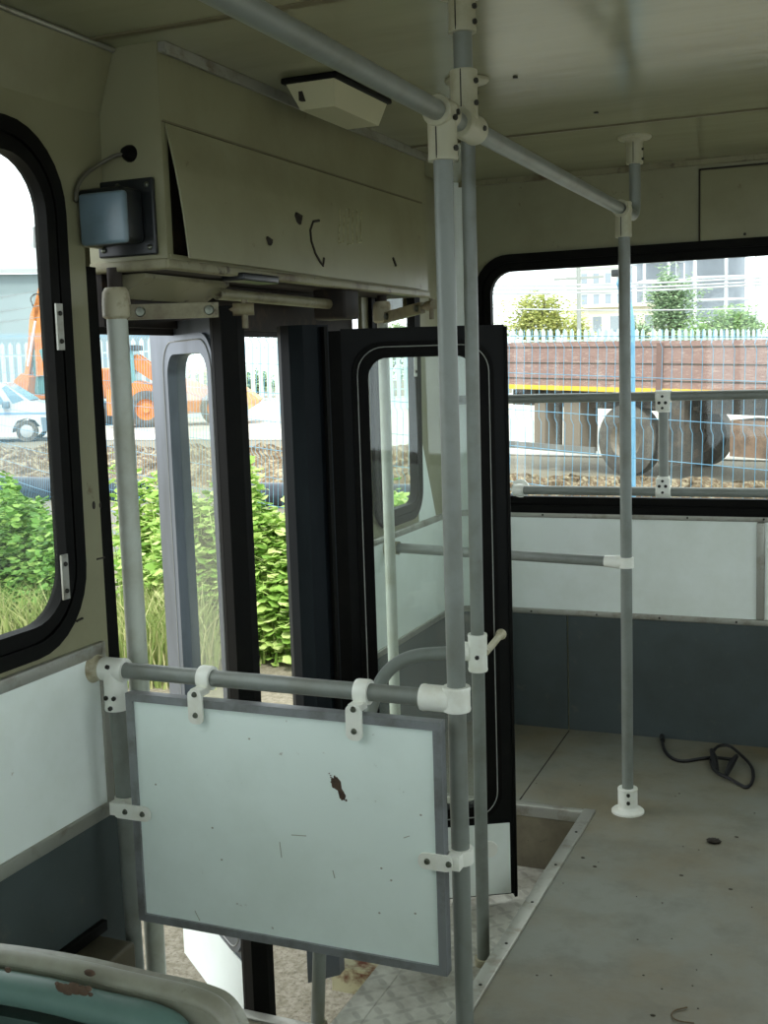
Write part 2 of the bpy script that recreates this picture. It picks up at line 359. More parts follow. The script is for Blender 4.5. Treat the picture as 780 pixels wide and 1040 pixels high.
m = MB(); m.box((XW+.12, YR-.008, .455), (XR, YR, .82)); m.build('upper_panel', WHITE, wr_)
m = MB(); m.rbox((XW+.12, YR-.014, .442), (XR, YR-.0, .464), .004); m.build('strip', ALU, wr_)
m = MB(); m.rbox((XW+.12, YR-.014, .812), (XR, YR-.0, .834), .004); m.build('strip', ALU, wr_)
a = hit(773, 560, 1, YR); m = MB(); m.rbox((a.x-.014, YR-.016, .464), (a.x+.014, YR, .812), .005); m.build('strip', ALU, wr_)
m = MB()
for x in (-1.2, -.95, -.72, -.45, -.3): m.ball((x, YR-.015, .453), .004, 5)
for x in (-1.15, -.62, -.36): m.ball((x, YR-.015, .823), .004, 5)
m.build('rivet', BOLT, wr_)
m = MB(); m.box((-1.45, YR-.02, H-.018), (XR, YR, H)); m.build('cornice_strip', CREAMD, wr_)
# hatch
m = MB(); m.rbox((-.578, YR-.012, 1.775), (.1, YR-.001, 2.025), .004); ht = m.build('inspection_hatch', CREAM, wr_)
m = MB(); m.box((-.584, YR-.006, 1.77), (.106, YR-.0005, 2.031)); m.build('hatch_gap', MARK, wr_)
m = MB(); m.ball((-.43, YR-.013, 1.80), .005, 5); m.build('hatch_screw', BOLT, ht)
# right wall and front wall (mostly behind the camera), with their windows
rwl = lambda u, v, w: Vector((XR+w, u, v))
wins_r = [(-2.0, -.65), (-.5, .9), (1.05, 2.45), (2.6, 3.9)]
wrt = plate('wall_right', [(YF, -.03), (YR, -.03), (YR, H), (YF, H)], [rrect(a, .84, b, 1.9, .12) for a, b in wins_r], .05, rwl, CREAM); st(wrt)
m = MB(); m.box((XR-.006, YF, 0), (XR, YR-.01, .455)); m.build('lower_panel', DARKP, wrt)
m = MB(); m.box((XR-.006, YF, .455), (XR, YR-.01, .83)); m.build('upper_panel', WHITE, wrt)
fw_ = lambda u, v, w: Vector((u, YF-w, v))
wf = plate('wall_front', [(XO, -.03), (XR, -.03), (XR, H), (XO, H)], [rrect(-1.45, .5, .88, 1.98, .15)], .05, fw_, CREAM); st(wf)  # unseen windscreen opening, widened to bring in more front light

def window(name, o, fn, seal=.052, th=.03, gth=-.01, mat_=RUB, inset=.012):
    """rubber gasket + pane set in a rounded opening; fn(u,v,w) w outward from the inner wall face"""
    u0, v0, u1, v1, r = o
    root = bpy.data.objects.new(name, None); COL.objects.link(root); c = fn((u0+u1)/2, v0, 0); root.location = c; WM[root.name] = Matrix.Translation(c); st(root)
    m = MB(); O = rrect(u0-inset, v0-inset, u1+inset, v1+inset, r+inset); I = rrect(u0+seal, v0+seal, u1-seal, v1-seal, max(.03, r-seal*.8)); Mid = rrect(u0+seal*.35, v0+seal*.35, u1-seal*.35, v1-seal*.35, r-seal*.25)
    Bd = rrect(u0+seal*.5, v0+seal*.5, u1-seal*.5, v1-seal*.5, r-seal*.35)
    m.ring(O, Mid, lambda u, v, w: fn(u, v, -.016+w*.012), True)
    m.ring(Mid, Bd, lambda u, v, w: fn(u, v, -.008+w*.018), True)
    m.ring(Bd, I, lambda u, v, w: fn(u, v, -.018+w*.030), True)
    m.build('rubber_seal', mat_, root)
    g = MB(); n = len(I); g.add([fn(p[0], p[1], .004) for p in I], [tuple(range(n))]); g.build('pane', GLASS, root)
    return root
W1 = window('window_1', (.62, .865, 1.925, 1.865, .15), lw)
for zc in (1.50, 1.0):
    pass
def winplate(root, p, fn=lw):
    m = MB(); u, v = p
    P = [fn(u-.010, v-.045, -.021), fn(u+.010, v-.045, -.021), fn(u+.010, v+.045, -.021), fn(u-.010, v+.045, -.021)]
    m.prism(P, (.004, 0, 0)); o = m.build('keeper_plate', ALU, root)
    m = MB()
    for s in (-.028, .026): m.ball(fn(u, v+s, -.026), .005, 5)
    m.build('screw', BOLT, o)
for px, py in ((60, 332), (67.5, 586)):
    p = hit(px, py, 0, XW+.02+.008); winplate(W1, (p.y, p.z))
W2 = window('window_2', (RX0, .842, RX1, 1.775, .12), rw, seal=.05)
W3 = window('window_3', (3.46, .87, 3.86, 1.86, .09), lw, seal=.045)
winplate(W3, (3.80, 1.40))
for i, (a, b) in enumerate(wins_r): window('window_%d' % (i+4), (a, .84, b, 1.9, .12), rwl)
window('window_8', (-1.45, .5, .88, 1.98, .15), fw_)

# ------------------------------------------------------------------ step well
sw = bpy.data.objects.new('trim_1', None); COL.objects.link(sw); sw.location = (WX, WY0, WD); WM[sw.name] = Matrix.Translation(sw.location); st(sw)
SX = -1.205
RISER = mat('dusty_riser', lin((104, 98, 78)), .7, c2=lin((76, 70, 54)), scale=6)
m = MB(); m.box((SX, WY0, WD-.004), (WX+.02, WY1+.02, WD)); m.build('step_plate', PLATE, sw)
m = MB(); m.box((SX-.003, WY0, WD-.05), (SX+.065, WY1, WD+.0025)); m.build('step_nosing', PLATE, sw)
m = MB(); m.box((WX, WY0-.01, WD), (WX+.02, WY1+.02, -.03)); m.box((WX-.001, WY0, WD+.0), (WX+.02, WY0+.3, -.0301)); m.build('riser', RISER, sw)
m = MB(); m.box((-1.56, WY1, WD-.3), (WX+.02, WY1+.02, 0)); m.build('rear_riser', RISER, sw)
m = MB(); m.box((-1.56, WY0-.02, WD-.3), (WX+.02, WY0, -.0)); m.build('front_riser', RISER, sw)
m = MB(); m.rbox((WX-.004, WY0-.02, -.03), (WX+.034, WY1+.03, .006), .003); m.build('edge_strip', ALU, sw)
m = MB(); m.rbox((-1.50, WY1-.004, -.03), (WX+.034, WY1+.026, .0055), .003); m.rbox((-1.50, WY0-.026, -.03), (WX, WY0+.004, .0055), .003); m.build('edge_strip', ALU, sw)
m = MB()
for y in (2.15, 2.35, 2.55, 2.78, 3.02, 3.26): m.ball((WX+.018, y, .006), (.0045, .0045, .0025), 5)
m.build('screw', BOLT, sw)
m = MB(); m.box((SX-.005, WY0, WD-.32), (SX+.02, WY1, WD-.01)); m.build('step_skirt', CREAMD, sw)
RUSTC = mat('rusty_cream_steel', lin((214, 208, 170)), .6, c2=lin((120, 62, 36)), scale=14, lo=.46, hi=.62)
m = MB(); m.box((-1.34, 2.68, -.285), (-1.215, 2.78, -.215)); m.box((-1.34, 2.67, -.215), (-1.215, 2.79, -.207)); m.build('rusty_bracket', RUSTC, sw)

# ------------------------------------------------------------------ doors
def leaf(name, P0, P1, z0, z1, t, dark, glass_z0, stile, sealmat, rub0, rub1, kick=None, front_sign=1):
    """door leaf between plan points P0 -> P1, local u along the leaf"""
    P0 = Vector((P0[0], P0[1], 0)); P1 = Vector((P1[0], P1[1], 0)); U = (P1-P0).normalized(); Nn = Vector((U.y, -U.x, 0))
    if Nn.dot(Vector((0, -1, 0))) < 0: Nn = -Nn
    Wd = (P1-P0).length
    fn = lambda u, v, w: P0 + U*u - Nn*w + Vector((0, 0, v))     # w into the far side
    root = bpy.data.objects.new(name, None); COL.objects.link(root); root.location = P0+Vector((0, 0, z0)); WM[root.name] = Matrix.Translation(root.location); st(root)
    gu0, gu1 = stile[0], Wd-stile[1]
    O = [(0, z0), (Wd, z0), (Wd, z1), (0, z1)]
    hole = rrect(gu0, glass_z0, gu1, z1-stile[2], .07)
    plate('leaf_frame', O, [hole], t, fn, dark, root)
    m = MB(); In = rrect(gu0+.022, glass_z0+.022, gu1-.022, z1-stile[2]-.022, .055); Ou = rrect(gu0-.022, glass_z0-.022, gu1+.022, z1-stile[2]+.022, .085)
    m.ring(Ou, In, lambda u, v, w: fn(u, v, -.008+w*(t+.016)), True); m.build('glass_seal', sealmat, root)
    # thin light insert bead running in the seal
    m = MB(); mid = [fn(u, v, -.0085) for u, v in rrect(gu0-.008, glass_z0-.008, gu1+.008, z1-stile[2]+.008, .075, 8)]
    m.tube(mid+[mid[0]], .0016, 5, False); m.build('seal_bead', mat('bead_grey', lin((150, 152, 146)), .4) if 'bead_grey' not in MATS else MATS['bead_grey'], root)
    g = MB(); g.add([fn(p[0], p[1], t/2) for p in In], [tuple(range(len(In)))]); g.build('pane', GLASSD, root)
    for (uu, rr, nm, mm) in ((0, rub0, 'rubber_edge', sealmat), (Wd, rub1, 'rubber_edge', sealmat)):
        if rr:
            m = MB(); s = -1 if uu == 0 else 1
            prof = [(0, -.004), (s*rr*.7, -.002), (s*rr, t*.3), (s*rr, t*.7), (s*rr*.7, t+.002), (0, t+.004)]
            pts = [fn(uu+a, z0-.01, b) for a, b in prof]; m.prism(pts, (0, 0, z1-z0+.005)); m.build(nm, RUB if mm is None else mm, root)
    return root, fn, Wd
# rear leaf: from its outer edge to its inner edge
D2, f2, Wd2 = leaf('door_2', (-1.36, 2.93), (-.965, 3.16), -.165, 1.50, .032, BRUSH, .09, (.05, .055, .06), RUB, .06, .012)
def pxz(px, py, P0, fn): return None
m = MB(); m.rbox((0, 0, 0), (1, 1, 1), .01)
u0 = Wd2*.60
kp = [(u0-.06, -.16), (Wd2-.012, -.16), (Wd2-.012, .055), (u0-.06, .055)]
k2 = plate('kick_plate', kp, [], .004, lambda u, v, w: f2(u, v, -.005+w), WHITE, D2)
m = MB(); c = f2(Wd2-.075, -.02, -.004); ax = f2(0, 0, -1)-f2(0, 0, 0); m.lathe([(0, .004), (.024, .004), (.027, 0), (.03, 0)], c, ax, 20)
m.build('lock_disc', PLAST, k2)
# bracket at the leaf's inner edge where the grab rail is bolted
# thick folded rubber curtain on the outer edge of the rear leaf
m = MB(); pts = []
A = hit(345, 700, 1, 2.93); 
def q(px, D): 
    p = at(px, 700, D); return Vector((p.x, p.y, 0))
prof = [q(347, 3.10), q(336, 3.06), q(322, 3.04), q(308, 3.05), q(300, 3.08), q(297, 3.14), q(312, 3.13), q(330, 3.13), q(347, 3.16)]
m.prism([p+Vector((0, 0, -.17)) for p in prof], (0, 0, 1.675)); m.build('rubber_guard', RUBB, D2)
m = MB(); pr = [q(340, 3.07), q(343, 3.05), q(346, 3.06), q(346, 3.12), q(340, 3.12)]
m.prism([p+Vector((0, 0, -.165)) for p in pr], (0, 0, 1.665)); m.build('rubber_edge', RUB, D2)
# foot of the leaf
m = MB(); c0 = at(312, 980, 3.04); c1 = at(345, 985, 3.08)
m.prism([Vector((c0.x, c0.y, -.195)), Vector((c1.x, c1.y, -.195)), Vector((c1.x, c1.y+.03, -.195)), Vector((c0.x, c0.y+.03, -.195))], (0, 0, .1)); m.build('foot_bracket', LEAFAL, D2)
# front leaf, half open
D1, f1, Wd1 = leaf('door_1', (-1.708, 2.53), (-1.318, 2.21), -.165, 1.517, .030, LEAFAL, .05, (.135, .036, .055), LEAFAL, 0, 0, None)
m = MB()
m.prism([f1(Wd1, -.165, -.012), f1(Wd1+.038, -.165, -.006), f1(Wd1+.042, -.165, .03), f1(Wd1+.03, -.165, .05), f1(Wd1, -.165, .05)], (0, 0, 1.70)); m.build('rubber_edge', RUB, D1)
m = MB(); m.prism([f1(Wd1-.014, -.16, -.012), f1(Wd1+.003, -.16, -.012), f1(Wd1+.003, -.16, .034), f1(Wd1-.014, -.16, .034)], (0, 0, 1.68)); m.build('edge_channel', RUB, D1)
kk = plate('kick_plate', [(.012, -.16), (Wd1-.03, -.16), (Wd1-.03, .022), (.012, .022)], [], .003, lambda u, v, w: f1(u, v, -.004+w), WHITE, D1)

# door header (dark rusty channel above the opening) and operating rod
h = MB(); h.box((-1.60, 2.10, 1.50), (-1.53, WY1-.03, 1.61)); h.box((-1.57, 2.10, 1.485), (-1.555, WY1-.03, 1.51)); hdr = st(h.build('trim_2', HEAD))
h = MB(); h.prism([Vector((-1.52, 2.13, 1.56)), Vector((-1.51, 2.13, 1.56)), Vector((-1.44, 2.13, 1.60)), Vector((-1.44, 2.13, 1.609)), Vector((-1.52, 2.13, 1.609))], (0, .35, 0)); h.build('header_lip', CREAMD, hdr)
rod = thing('door_rod', 'dirty cream operating rod running under the overhead box above the doorway', 'door rod', (-1.42, 2.3, 1.57))
m = MB(); m.tube([(-1.44, 2.42, 1.578), (-1.42, 3.05, 1.572)], .014, 12); m.build('rod', CREAMD, rod)
m = MB(); m.rbox((-1.47, 2.99, 1.53), (-1.37, 3.09, 1.62), .01); m.build('rod_bracket', HEAD, rod)
m = MB(); m.rbox((-1.39, 2.36, 1.600), (-1.33, 2.53, 1.618), .004); m.build('rod_cylinder', DEV, rod)

def shaft(x, y, label, arm_to, arm_name, ztop=1.545, lean=(0, 0), r=.0225):
    t = thing('door_shaft', label, 'door shaft', (x, y, WD), group='rotating door shafts')
    m = MB(); m.tube([(x+lean[0], y+lean[1], -.2), (x, y, ztop)], r, 18); m.build('shaft', SHAFT, t)
    m = MB(); m.lathe([(.016, .034), (.022, .034), (.028, .024), (.030, .0), (.030, -.026), (.025, -.030), (.022, -.032)], (x, y, ztop)); c = m.build('clamp_collar', PLASTG, t)
    m = MB(); m.tube([(x, y, ztop+.02), (x, y, 1.62)], .016, 12); m.build('pivot_pin', HEAD, t)
    a = Vector((x, y, ztop-.018)); b = Vector(arm_to); d = (b-a).normalized(); s = d.cross(Vector((0, 0, 1)))
    m = MB()
    m.prism([a+d*.02+s*.008-Vector((0, 0, .016)), a+d*.02-s*.008-Vector((0, 0, .016)), a+d*.02-s*.008+Vector((0, 0, .016)), a+d*.02+s*.008+Vector((0, 0, .016))], (b-a)-d*.02)
    ar = m.build('arm', CREAMD, t)
    m = MB()
    for k in (.05, (b-a).length-.02): m.lathe([(0, .016), (.009, .015), (.011, .008), (.011, 0)], a+d*k, (s if s.y < 0 else -s), 10)
    m.build('arm_bolt', BOLTZ, ar)
    m = MB(); m.tube([b, b+d*.03], .006, 8); m.tube([b+d*.03, b+d*.075], .014, 10); m.tube([b+d*.055-Vector((0,0,.04)), b+d*.055+Vector((0,0,.02))], .007, 8); m.build('rod_end', CREAMD, ar)
    return t
S1x = hit(118, 315, 0, -1.46)
shaft(-1.488, 2.088, 'white painted vertical door shaft at the front edge of the doorway beside the wall', (-1.30, 2.19, 1.527), 'arm', lean=(.0, .0))
s2 = shaft(-1.425, 3.385, 'white chipped vertical door shaft seen through the glass of the rear door leaf', (-1.22, 3.2, 1.56), 'arm', ztop=1.56, r=.0175)

# ------------------------------------------------------------------ overhead box
bx = thing('overhead_box', 'long cream overhead box above the doorway with a warped flap hanging ajar', 'overhead box', (-1.35, 2.085, 1.62))
BX, BY0, BY1, BZ = -1.352, 2.085, 3.60, 1.622
m = MB()
L_ = [hit(163, 45, 1, BY0), hit(117, 48, 1, BY0), hit(91, 116, 1, BY0), hit(91, 272, 1, BY0)]
side = [Vector((BX, BY0, BZ)), Vector((BX, BY0, H)), Vector((-1.452, BY0, H)), Vector((-1.545, BY0, 1.93)), Vector((-1.545, BY0, BZ))]
m.prism(side, (0, .006, 0))
m.prism([v+Vector((0, BY1-BY0-.006, 0)) for v in side], (0, .006, 0))
m.box((-1.539, BY0+.0061, BZ-.004), (BX-.0005, BY1-.0061, BZ+.004))
m.box((BX-.006, BY0+.0061, 1.905), (BX, BY1-.0061, H)); m.box((BX-.006, BY0+.0061, BZ+.0041), (BX, BY0+.022, 1.904)); m.box((BX-.006, BY1-.05, BZ+.0041), (BX, BY1-.0061, 1.904)); m.box((BX-.005, BY0+.0065, BZ+.0045), (BX+.004, BY1-.052, BZ+.018))
body = m.build('body', CREAM, bx)
m = MB(); m.rbox((BX-.02, BY0-.004, BZ-.012), (BX+.007, BY1, BZ+.008), .004); m.rbox((-1.545, BY0-.006, BZ-.012), (BX, BY0+.02, BZ+.010), .004); m.build('bottom_edge', CREAMD, bx)
m = MB(); m.box((-1.535, BY0+.022, BZ-.010), (BX-.022, BY1-.02, BZ-.0045)); m.build('underside', HEAD, bx)  # coloured dark brown so the box underside reads as shaded
m = MB(); m.box((BX-.10, BY0+.03, BZ+.02), (BX-.03, BY1-.06, 1.89)); m.build('dark_interior', HEAD, bx)  # dark block standing in for the shaded inside of the box
m = MB(); m.box((BX+.0, BY0+.005, H-.020), (BX+.016, BY1, H-.001)); m.box((BX+.016, BY0+.005, H-.026), (BX+.020, BY1, H-.018)); m.build('top_strip', ALU, bx)
fTL, fTR, fBR = Vector((BX+.004, 2.098, 1.902)), Vector((BX+.004, 3.55, 1.902)), Vector((BX+.014, 3.56, 1.632)); fBL = hit(193, 262, 1, 2.112)
m = MB(); nx = 14; G = []
def flapP(s, t_): 
    top = fTL.lerp(fTR, s); bot = fBL.lerp(fBR, s); p = top.lerp(bot, t_); p.x += .006*math.sin(PI*t_)*(1-s) + .004*math.sin(3*PI*s)*t_; return p
for off in (0, -.004):
    for i in range(nx+1):
        for j in range(7): p = flapP(i/nx, j/6); G.append(Vector((p.x+off, p.y, p.z)))
K = (nx+1)*7; fs = []
for i in range(nx):
    for j in range(6):
        a = i*7+j; fs += [(a, a+7, a+8, a+1), (K+a, K+a+1, K+a+8, K+a+7)]
for i in range(nx):
    for j in (0, 6): a = i*7+j; fs.append((a, a+7, K+a+7, K+a))
for j in range(6):
    for i in (0, nx): a = i*7+j; fs.append((a, a+1, K+a+1, K+a))
m.add(G, fs); flap = m.build('flap', CREAM, bx)
m = MB(); m.box((BX-.001, 2.09, 1.9035), (BX+.005, 3.555, 1.9075)); m.build('hinge_line', MATS['ceiling_seam_grime'], bx)
def blob(pts, name, mt, par, ax, val, off=.002, lift=Vector((1, 0, 0))):
    m = MB(); P = [hit(*p, ax, val)+lift*off for p in pts]; m.prism(P, -lift*off*.9); return m.build(name, mt, par)
def flapx(px, py):   # point of the flap under a pixel
    xx = BX+.01
    for _ in range(4):
        p = hit(px, py, 0, xx); s = min(1, max(0, (p.y-2.1)/1.45)); t_ = min(1, max(0, (1.902-p.z)/.27)); xx = flapP(s, t_).x
    return hit(px, py, 0, xx+.0012)
def mark(pxs, r, name, mt, par): 
    m = MB(); m.tube([flapx(*p) for p in pxs], r, 5); return m.build(name, mt, par)
mark([(300, 217), (303, 222), (305, 228)], [.006, .014, .003], 'paint_chip', MARK, flap)
mark([(271, 241), (274, 246), (275, 249)], [.004, .010, .003], 'paint_chip', MARK, flap)
mark([(324, 224), (318, 225), (315, 234), (316, 245), (320, 257), (325, 266), (328, 270), (329, 262)], .0035, 'curved_scratch', MARK, flap)
mark([(399, 262), (402, 270)], .004, 'paint_chip', MARK, flap)
m = MB(); zz_ = []
for i in range(30):
    x = 345+(i//5)*4.4+random.uniform(-1, 1); y = 214+(i % 5)*8.5 if (i//5) % 2 == 0 else 248-(i % 5)*8.5; zz_.append(flapx(x, y+random.uniform(-3, 3)))
m.tube(zz_, .0014, 4)
m.build('sticker_residue', SMUDGE, flap)
# signal unit on the box's near end
dv = thing('door_buzzer', 'dark square electrical unit with a blue-grey cover on the near end of the overhead box', 'buzzer', (-1.44, BY0, 1.64))
m = MB(); m.rbox((-1.515, BY0-.012, 1.640), (-1.372, BY0-.001, 1.795), .004); bp_ = m.build('mounting_plate', DEV, dv)
m = MB()
for x, z in ((-1.385, 1.78), (-1.385, 1.655), (-1.50, 1.655), (-1.455, 1.782)): m.ball((x, BY0-.014, z), (.006, .004, .006), 6)
m.build('screw', BOLTZ, bp_)
m = MB(); m.rbox((-1.523, BY0-.085, 1.662), (-1.395, BY0-.012, 1.772), .012); m.build('housing', DEV, dv)
m = MB(); ca, cb = hit(78, 197, 1, BY0-.10), hit(128, 246, 1, BY0-.10); m.rbox((ca.x, BY0-.10, cb.z), (cb.x, BY0-.083, ca.z), .010); m.build('cover', DEVF, dv)
m = MB(); pc = [hit(132, 156, 1, BY0-.012), hit(118, 157, 1, BY0-.02), hit(102, 166, 1, BY0-.03), hit(86, 177, 0, -1.492), hit(78, 189, 0, -1.492), hit(77, 205, 0, -1.492)]
m.tube(fillet(pc, .02, 5), .0045, 8); m.build('cable', mat('cable_grey', lin((90, 88, 74)), .5), dv)
m = MB(); c = hit(132, 156, 1, BY0); m.lathe([(0, .02), (.010, .02), (.016, .008), (.018, 0)], c, (0, -1, 0), 14); m.build('grommet', RUB, dv)
# ------------------------------------------------------------------ ceiling lamp
lp = thing('ceiling_lamp', 'small cream box lamp with black rubber rim on the ceiling beside the overhead box', 'lamp', (-1.21, 2.65, H))
m = MB(); x0, x1, y0, y1 = -1.28, -1.138, 2.48, 2.81
m.rbox((x0, y0, H-.014), (x1, y1, H-.001), .004); m.build('rubber_rim', RUB, lp)
m = MB(); top = [(x0+.01, y0+.01), (x1-.01, y0+.01), (x1-.01, y1-.01), (x0+.01, y1-.01)]; bot = [(x0+.025, y0+.05), (x1-.03, y0+.05), (x1-.03, y1-.02), (x0+.025, y1-.02)]
m.add([(*p, H-.014) for p in top]+[(*p, H-.066) for p in bot], [(0, 1, 2, 3), (7, 6, 5, 4)]+[(i, (i+1) % 4, 4+(i+1) % 4, 4+i) for i in range(4)]); m.build('lamp_body', mat('lamp_plastic', lin((196, 192, 158)), .35), lp)
m = MB(); m.box((x0+.035, y0+.022, H-.05), (x0+.045, y0+.04, H-.02)); m.build('lamp_latch', MARK, lp)

# ------------------------------------------------------------------ poles, rails and fittings
PR = .0172
def sleeve(par, a, b, r=.0245, bolts=(), mt=PLAST, name='clamp_fitting', seam=None, flare=None):
    a = Vector(a); b = Vector(b); d = (b-a); L = d.length; m = MB()
    pr = [(PR, 0), (r, .0), (r+.001, .004), (r, .01), (r, L-.01), (r+.001, L-.004), (r, L), (PR, L)]
    m.lathe(pr, a, d, 24)
    if flare: m.lathe([(r, 0), (flare, 0), (flare, .006), (flare*.92, .010), (r+.004, .013), (r+.0005, .02)], a, d, 28)
    o = m.build(name, mt, par)
    for (t_, dirv, rr) in bolts:
        c = a+d*t_; dv_ = Vector(dirv).normalized(); mm = MB(); mm.lathe([(0, r+.005), (rr, r+.0045), (rr, r-.004)], c, dv_, 6); mm.build('bolt', BOLT, o)
    if seam is not None:
        mm = MB(); dv_ = Vector(seam).normalized(); mm.tube([a+dv_*r+d*.02, a+dv_*r+d*.98], .0013, 5); mm.build('seam', BOLT, o)
    return o
toC = Vector((.35, -.92, 0)); side_ = Vector((.95, -.25, 0))
HX, HZ = -.70, 1.825
# handrail along the vehicle
hr = thing('overhead_handrail', 'long grey overhead handrail running along the aisle to the rear pole', 'handrail', (HX, 2.0, HZ))
m = MB(); m.tube([(HX, -1.6, HZ), (HX, 3.47, HZ)], PR, 20); m.build('rail', STEEL, hr)
sleeve(hr, (HX, 2.085-.045, HZ), (HX, 2.085+.05, HZ), .026, [(.8, (1, -.3, -.1), .005)], mt=PLASTC)
# near ceiling stub of the handrail
m = MB(); m.tube([(HX, 2.075, HZ+.02), (HX, 2.075, H-.01)], PR, 18); m.build('ceiling_stub', STEEL, hr)
sleeve(hr, (HX, 2.075, H), (HX, 2.075, H-.075), .0245, [(.45, side_, .005), (.8, side_, .005)], seam=(-.2, -1, 0), flare=.05, mt=PLASTC)
sleeve(hr, (HX, 2.075, HZ+.01), (HX, 2.075, HZ+.095), .0245, [(.3, side_, .005), (.75, side_, .005)], seam=(.1, -1, 0), flare=None, mt=PLASTC)
# rear ceiling stub with a bend
st0 = hit(648, 143, 2, H)
sx, sy = HX+.005, 3.66
m = MB(); m.tube(fillet([(sx, sy, H-.01), (sx, sy, HZ-.002), (HX, 3.52, HZ-.002)], .045), PR, 18); m.build('ceiling_stub', STEEL, hr)
sleeve(hr, (sx, sy, H), (sx, sy, H-.082), .0245, [(.5, side_, .004), (.85, side_, .004)], seam=(0, -1, 0), flare=.05, mt=PLASTC)
# rear pole
def pole(name, label, x, y, ztop, zbot, xt=None, yt=None, foot=True):
    xt = x if xt is None else xt; yt = y if yt is None else yt
    t = thing(name, label, 'grab pole', (x, y, zbot), group='vertical grab poles')
    m = MB(); m.tube([(x, y, zbot+.002), (xt, yt, ztop)], PR, 20); m.build('tube', STEEL, t)
    return t
p3 = pole('grab_pole', 'rear grey grab pole standing on a white flanged foot before the wide rear window', HX+.008, 3.478, HZ-.01, 0)
sleeve(p3, (HX+.008, 3.478, 0), (HX+.008, 3.478, .078), .030, [(.5, (.25, -1, 0), .006), (.82, (.25, -1, 0), .006)], name='floor_flange', flare=.050)
sleeve(p3, (HX+.006, 3.478, HZ-.080), (HX+.006, 3.478, HZ+.02), .0235, [], seam=(-.1, -1, 0), mt=PLASTC)
sleeve(p3, (HX+.004, 3.44, HZ), (HX+.004, 3.50, HZ), .0235, [], mt=PLASTC)
# near pole
p1 = pole('grab_pole', 'nearest and thickest-looking grey grab pole, at the aisle end of the partition panel', -.70, 1.955, HZ-.005, 0)
sleeve(p1, (-.70, 1.955, HZ-.080), (-.70, 1.955, HZ+.012), .0255, [(.2, side_, .005), (.75, side_, .005)], seam=(-.1, -1, 0), mt=PLASTC)
sleeve(p1, (-.70, 1.925, HZ), (-.70, 1.985, HZ), .0255, [(.6, (1, 0, 0), .005)], mt=PLASTC)
sleeve(p1, (-.70, 1.955, 0), (-.70, 1.955, .08), .030, [], name='floor_flange', flare=.050)
# middle pole by the step well
a = at(490, 970, 2.97); xb, yb = -.945, 2.80
p2 = pole('grab_pole', 'slim-looking grey grab pole rising from the diamond plate step beside the well edge', xb, yb, H-.01, WD, -.908, 2.715)
sleeve(p2, (-.908, 2.715, H), (-.910, 2.719, H-.115), .0245, [(.3, side_, .005), (.75, side_, .005)], seam=(-.3, -1, 0), flare=.052, mt=PLASTC)
def on2(z): t_ = (z-WD)/(H-WD); return Vector((xb+(-.908-xb)*t_, yb+(2.715-yb)*t_, z))
sleeve(p2, on2(.615), on2(.712), .0245, [(.42, (.25, -1, 0), .006)])
sleeve(p2, on2(WD), on2(WD+.02), .024, [], mt=PLASTG)
# curved step rail
g = on2(.664)
cr = thing('curved_grab_rail', 'curved grey tube rail dropping from the middle pole to the outer edge of the step', 'grab rail', (-1.215, 2.45, WD))
m = MB(); m.tube(fillet([g+Vector((-.02, 0, 0)), (-1.165, 2.72, .648), (-1.268, 2.50, .12), (-1.284, 2.475, -.27)], .15, 14), PR, 18); m.build('tube', STEEL, cr)
sleeve(cr, g+Vector((-.075, 0, 0)), g+Vector((-.015, 0, 0)), .0245, [])
sleeve(cr, (-1.284, 2.475, -.275), (-1.283, 2.476, -.25), .024, [], mt=PLASTG, name='foot_fitting')
m = MB(); m.rbox((-1.30, 2.45, -.29), (-1.20, 2.50, -.272), .003); m.build('foot_bracket', RUSTC, cr)
m = MB(); e = f2(Wd2-.030, .625, -.02); m.tube(fillet([g+Vector((.02, 0, .0)), g.lerp(e, .55)+Vector((0, 0, -.012)), e], .03), .010, 10); m.ball(e, .016, 8); m.build('leaf_stay', PLASTG, cr)
m = MB(); m.ball(e+Vector((0, -.016, 0)), .006, 6); m.build('bolt', BOLTZ, cr)
# ------------------------------------------------------------------ partition by the doorway
PY = 1.955
RZ = .785
post = thing('partition_post', 'short grey upright post holding the left side of the partition near the wall', 'post', (-1.445, PY, 0))
m = MB(); m.tube([(-1.443, PY, 0.0), (-1.452, PY, RZ-.005)], PR, 18); m.build('tube', STEEL, post)
pl = hit(457, 710, 1, PY)
rl = thing('partition_rail', 'grey horizontal rail from the left wall to the nearest pole above the partition panel', 'rail', (-1.1, PY, RZ))
zL, zR = hit(95, 678, 1, PY).z, hit(430, 708, 1, PY).z
rz = lambda x: zL+(zR-zL)*(x+1.48)/.75
m = MB(); m.tube([(XW+.01, PY, rz(-1.5)), (-.70, PY, rz(-.7))], PR*.98, 20); m.build('tube', STEEL, rl)
sleeve(rl, (XW+.001, PY, rz(-1.5)), (XW+.03, PY, rz(-1.48)), .024, [], flare=.032, name='wall_flange', mt=PLASTG)
xc = hit(111, 690, 1, PY-.02).x
sleeve(rl, (xc-.028, PY, rz(xc)), (xc+.028, PY, rz(xc)), .0245, [(.5, (0, -1, .45), .005)])
sleeve(rl, (xc, PY, rz(xc)-.085), (xc, PY, rz(xc)), .0245, [(.35, (-.3, -1, 0), .005), (.35, (.45, -1, 0), .005), (.1, (.1, -1, 0), .005)])
sleeve(rl, (-.768, PY, rz(-.768)), (-.71, PY, rz(-.71)), .0245, [])
sleeve(rl, (-.70, PY, rz(-.7)-.020), (-.70, PY, rz(-.7)+.026), .0250, [])
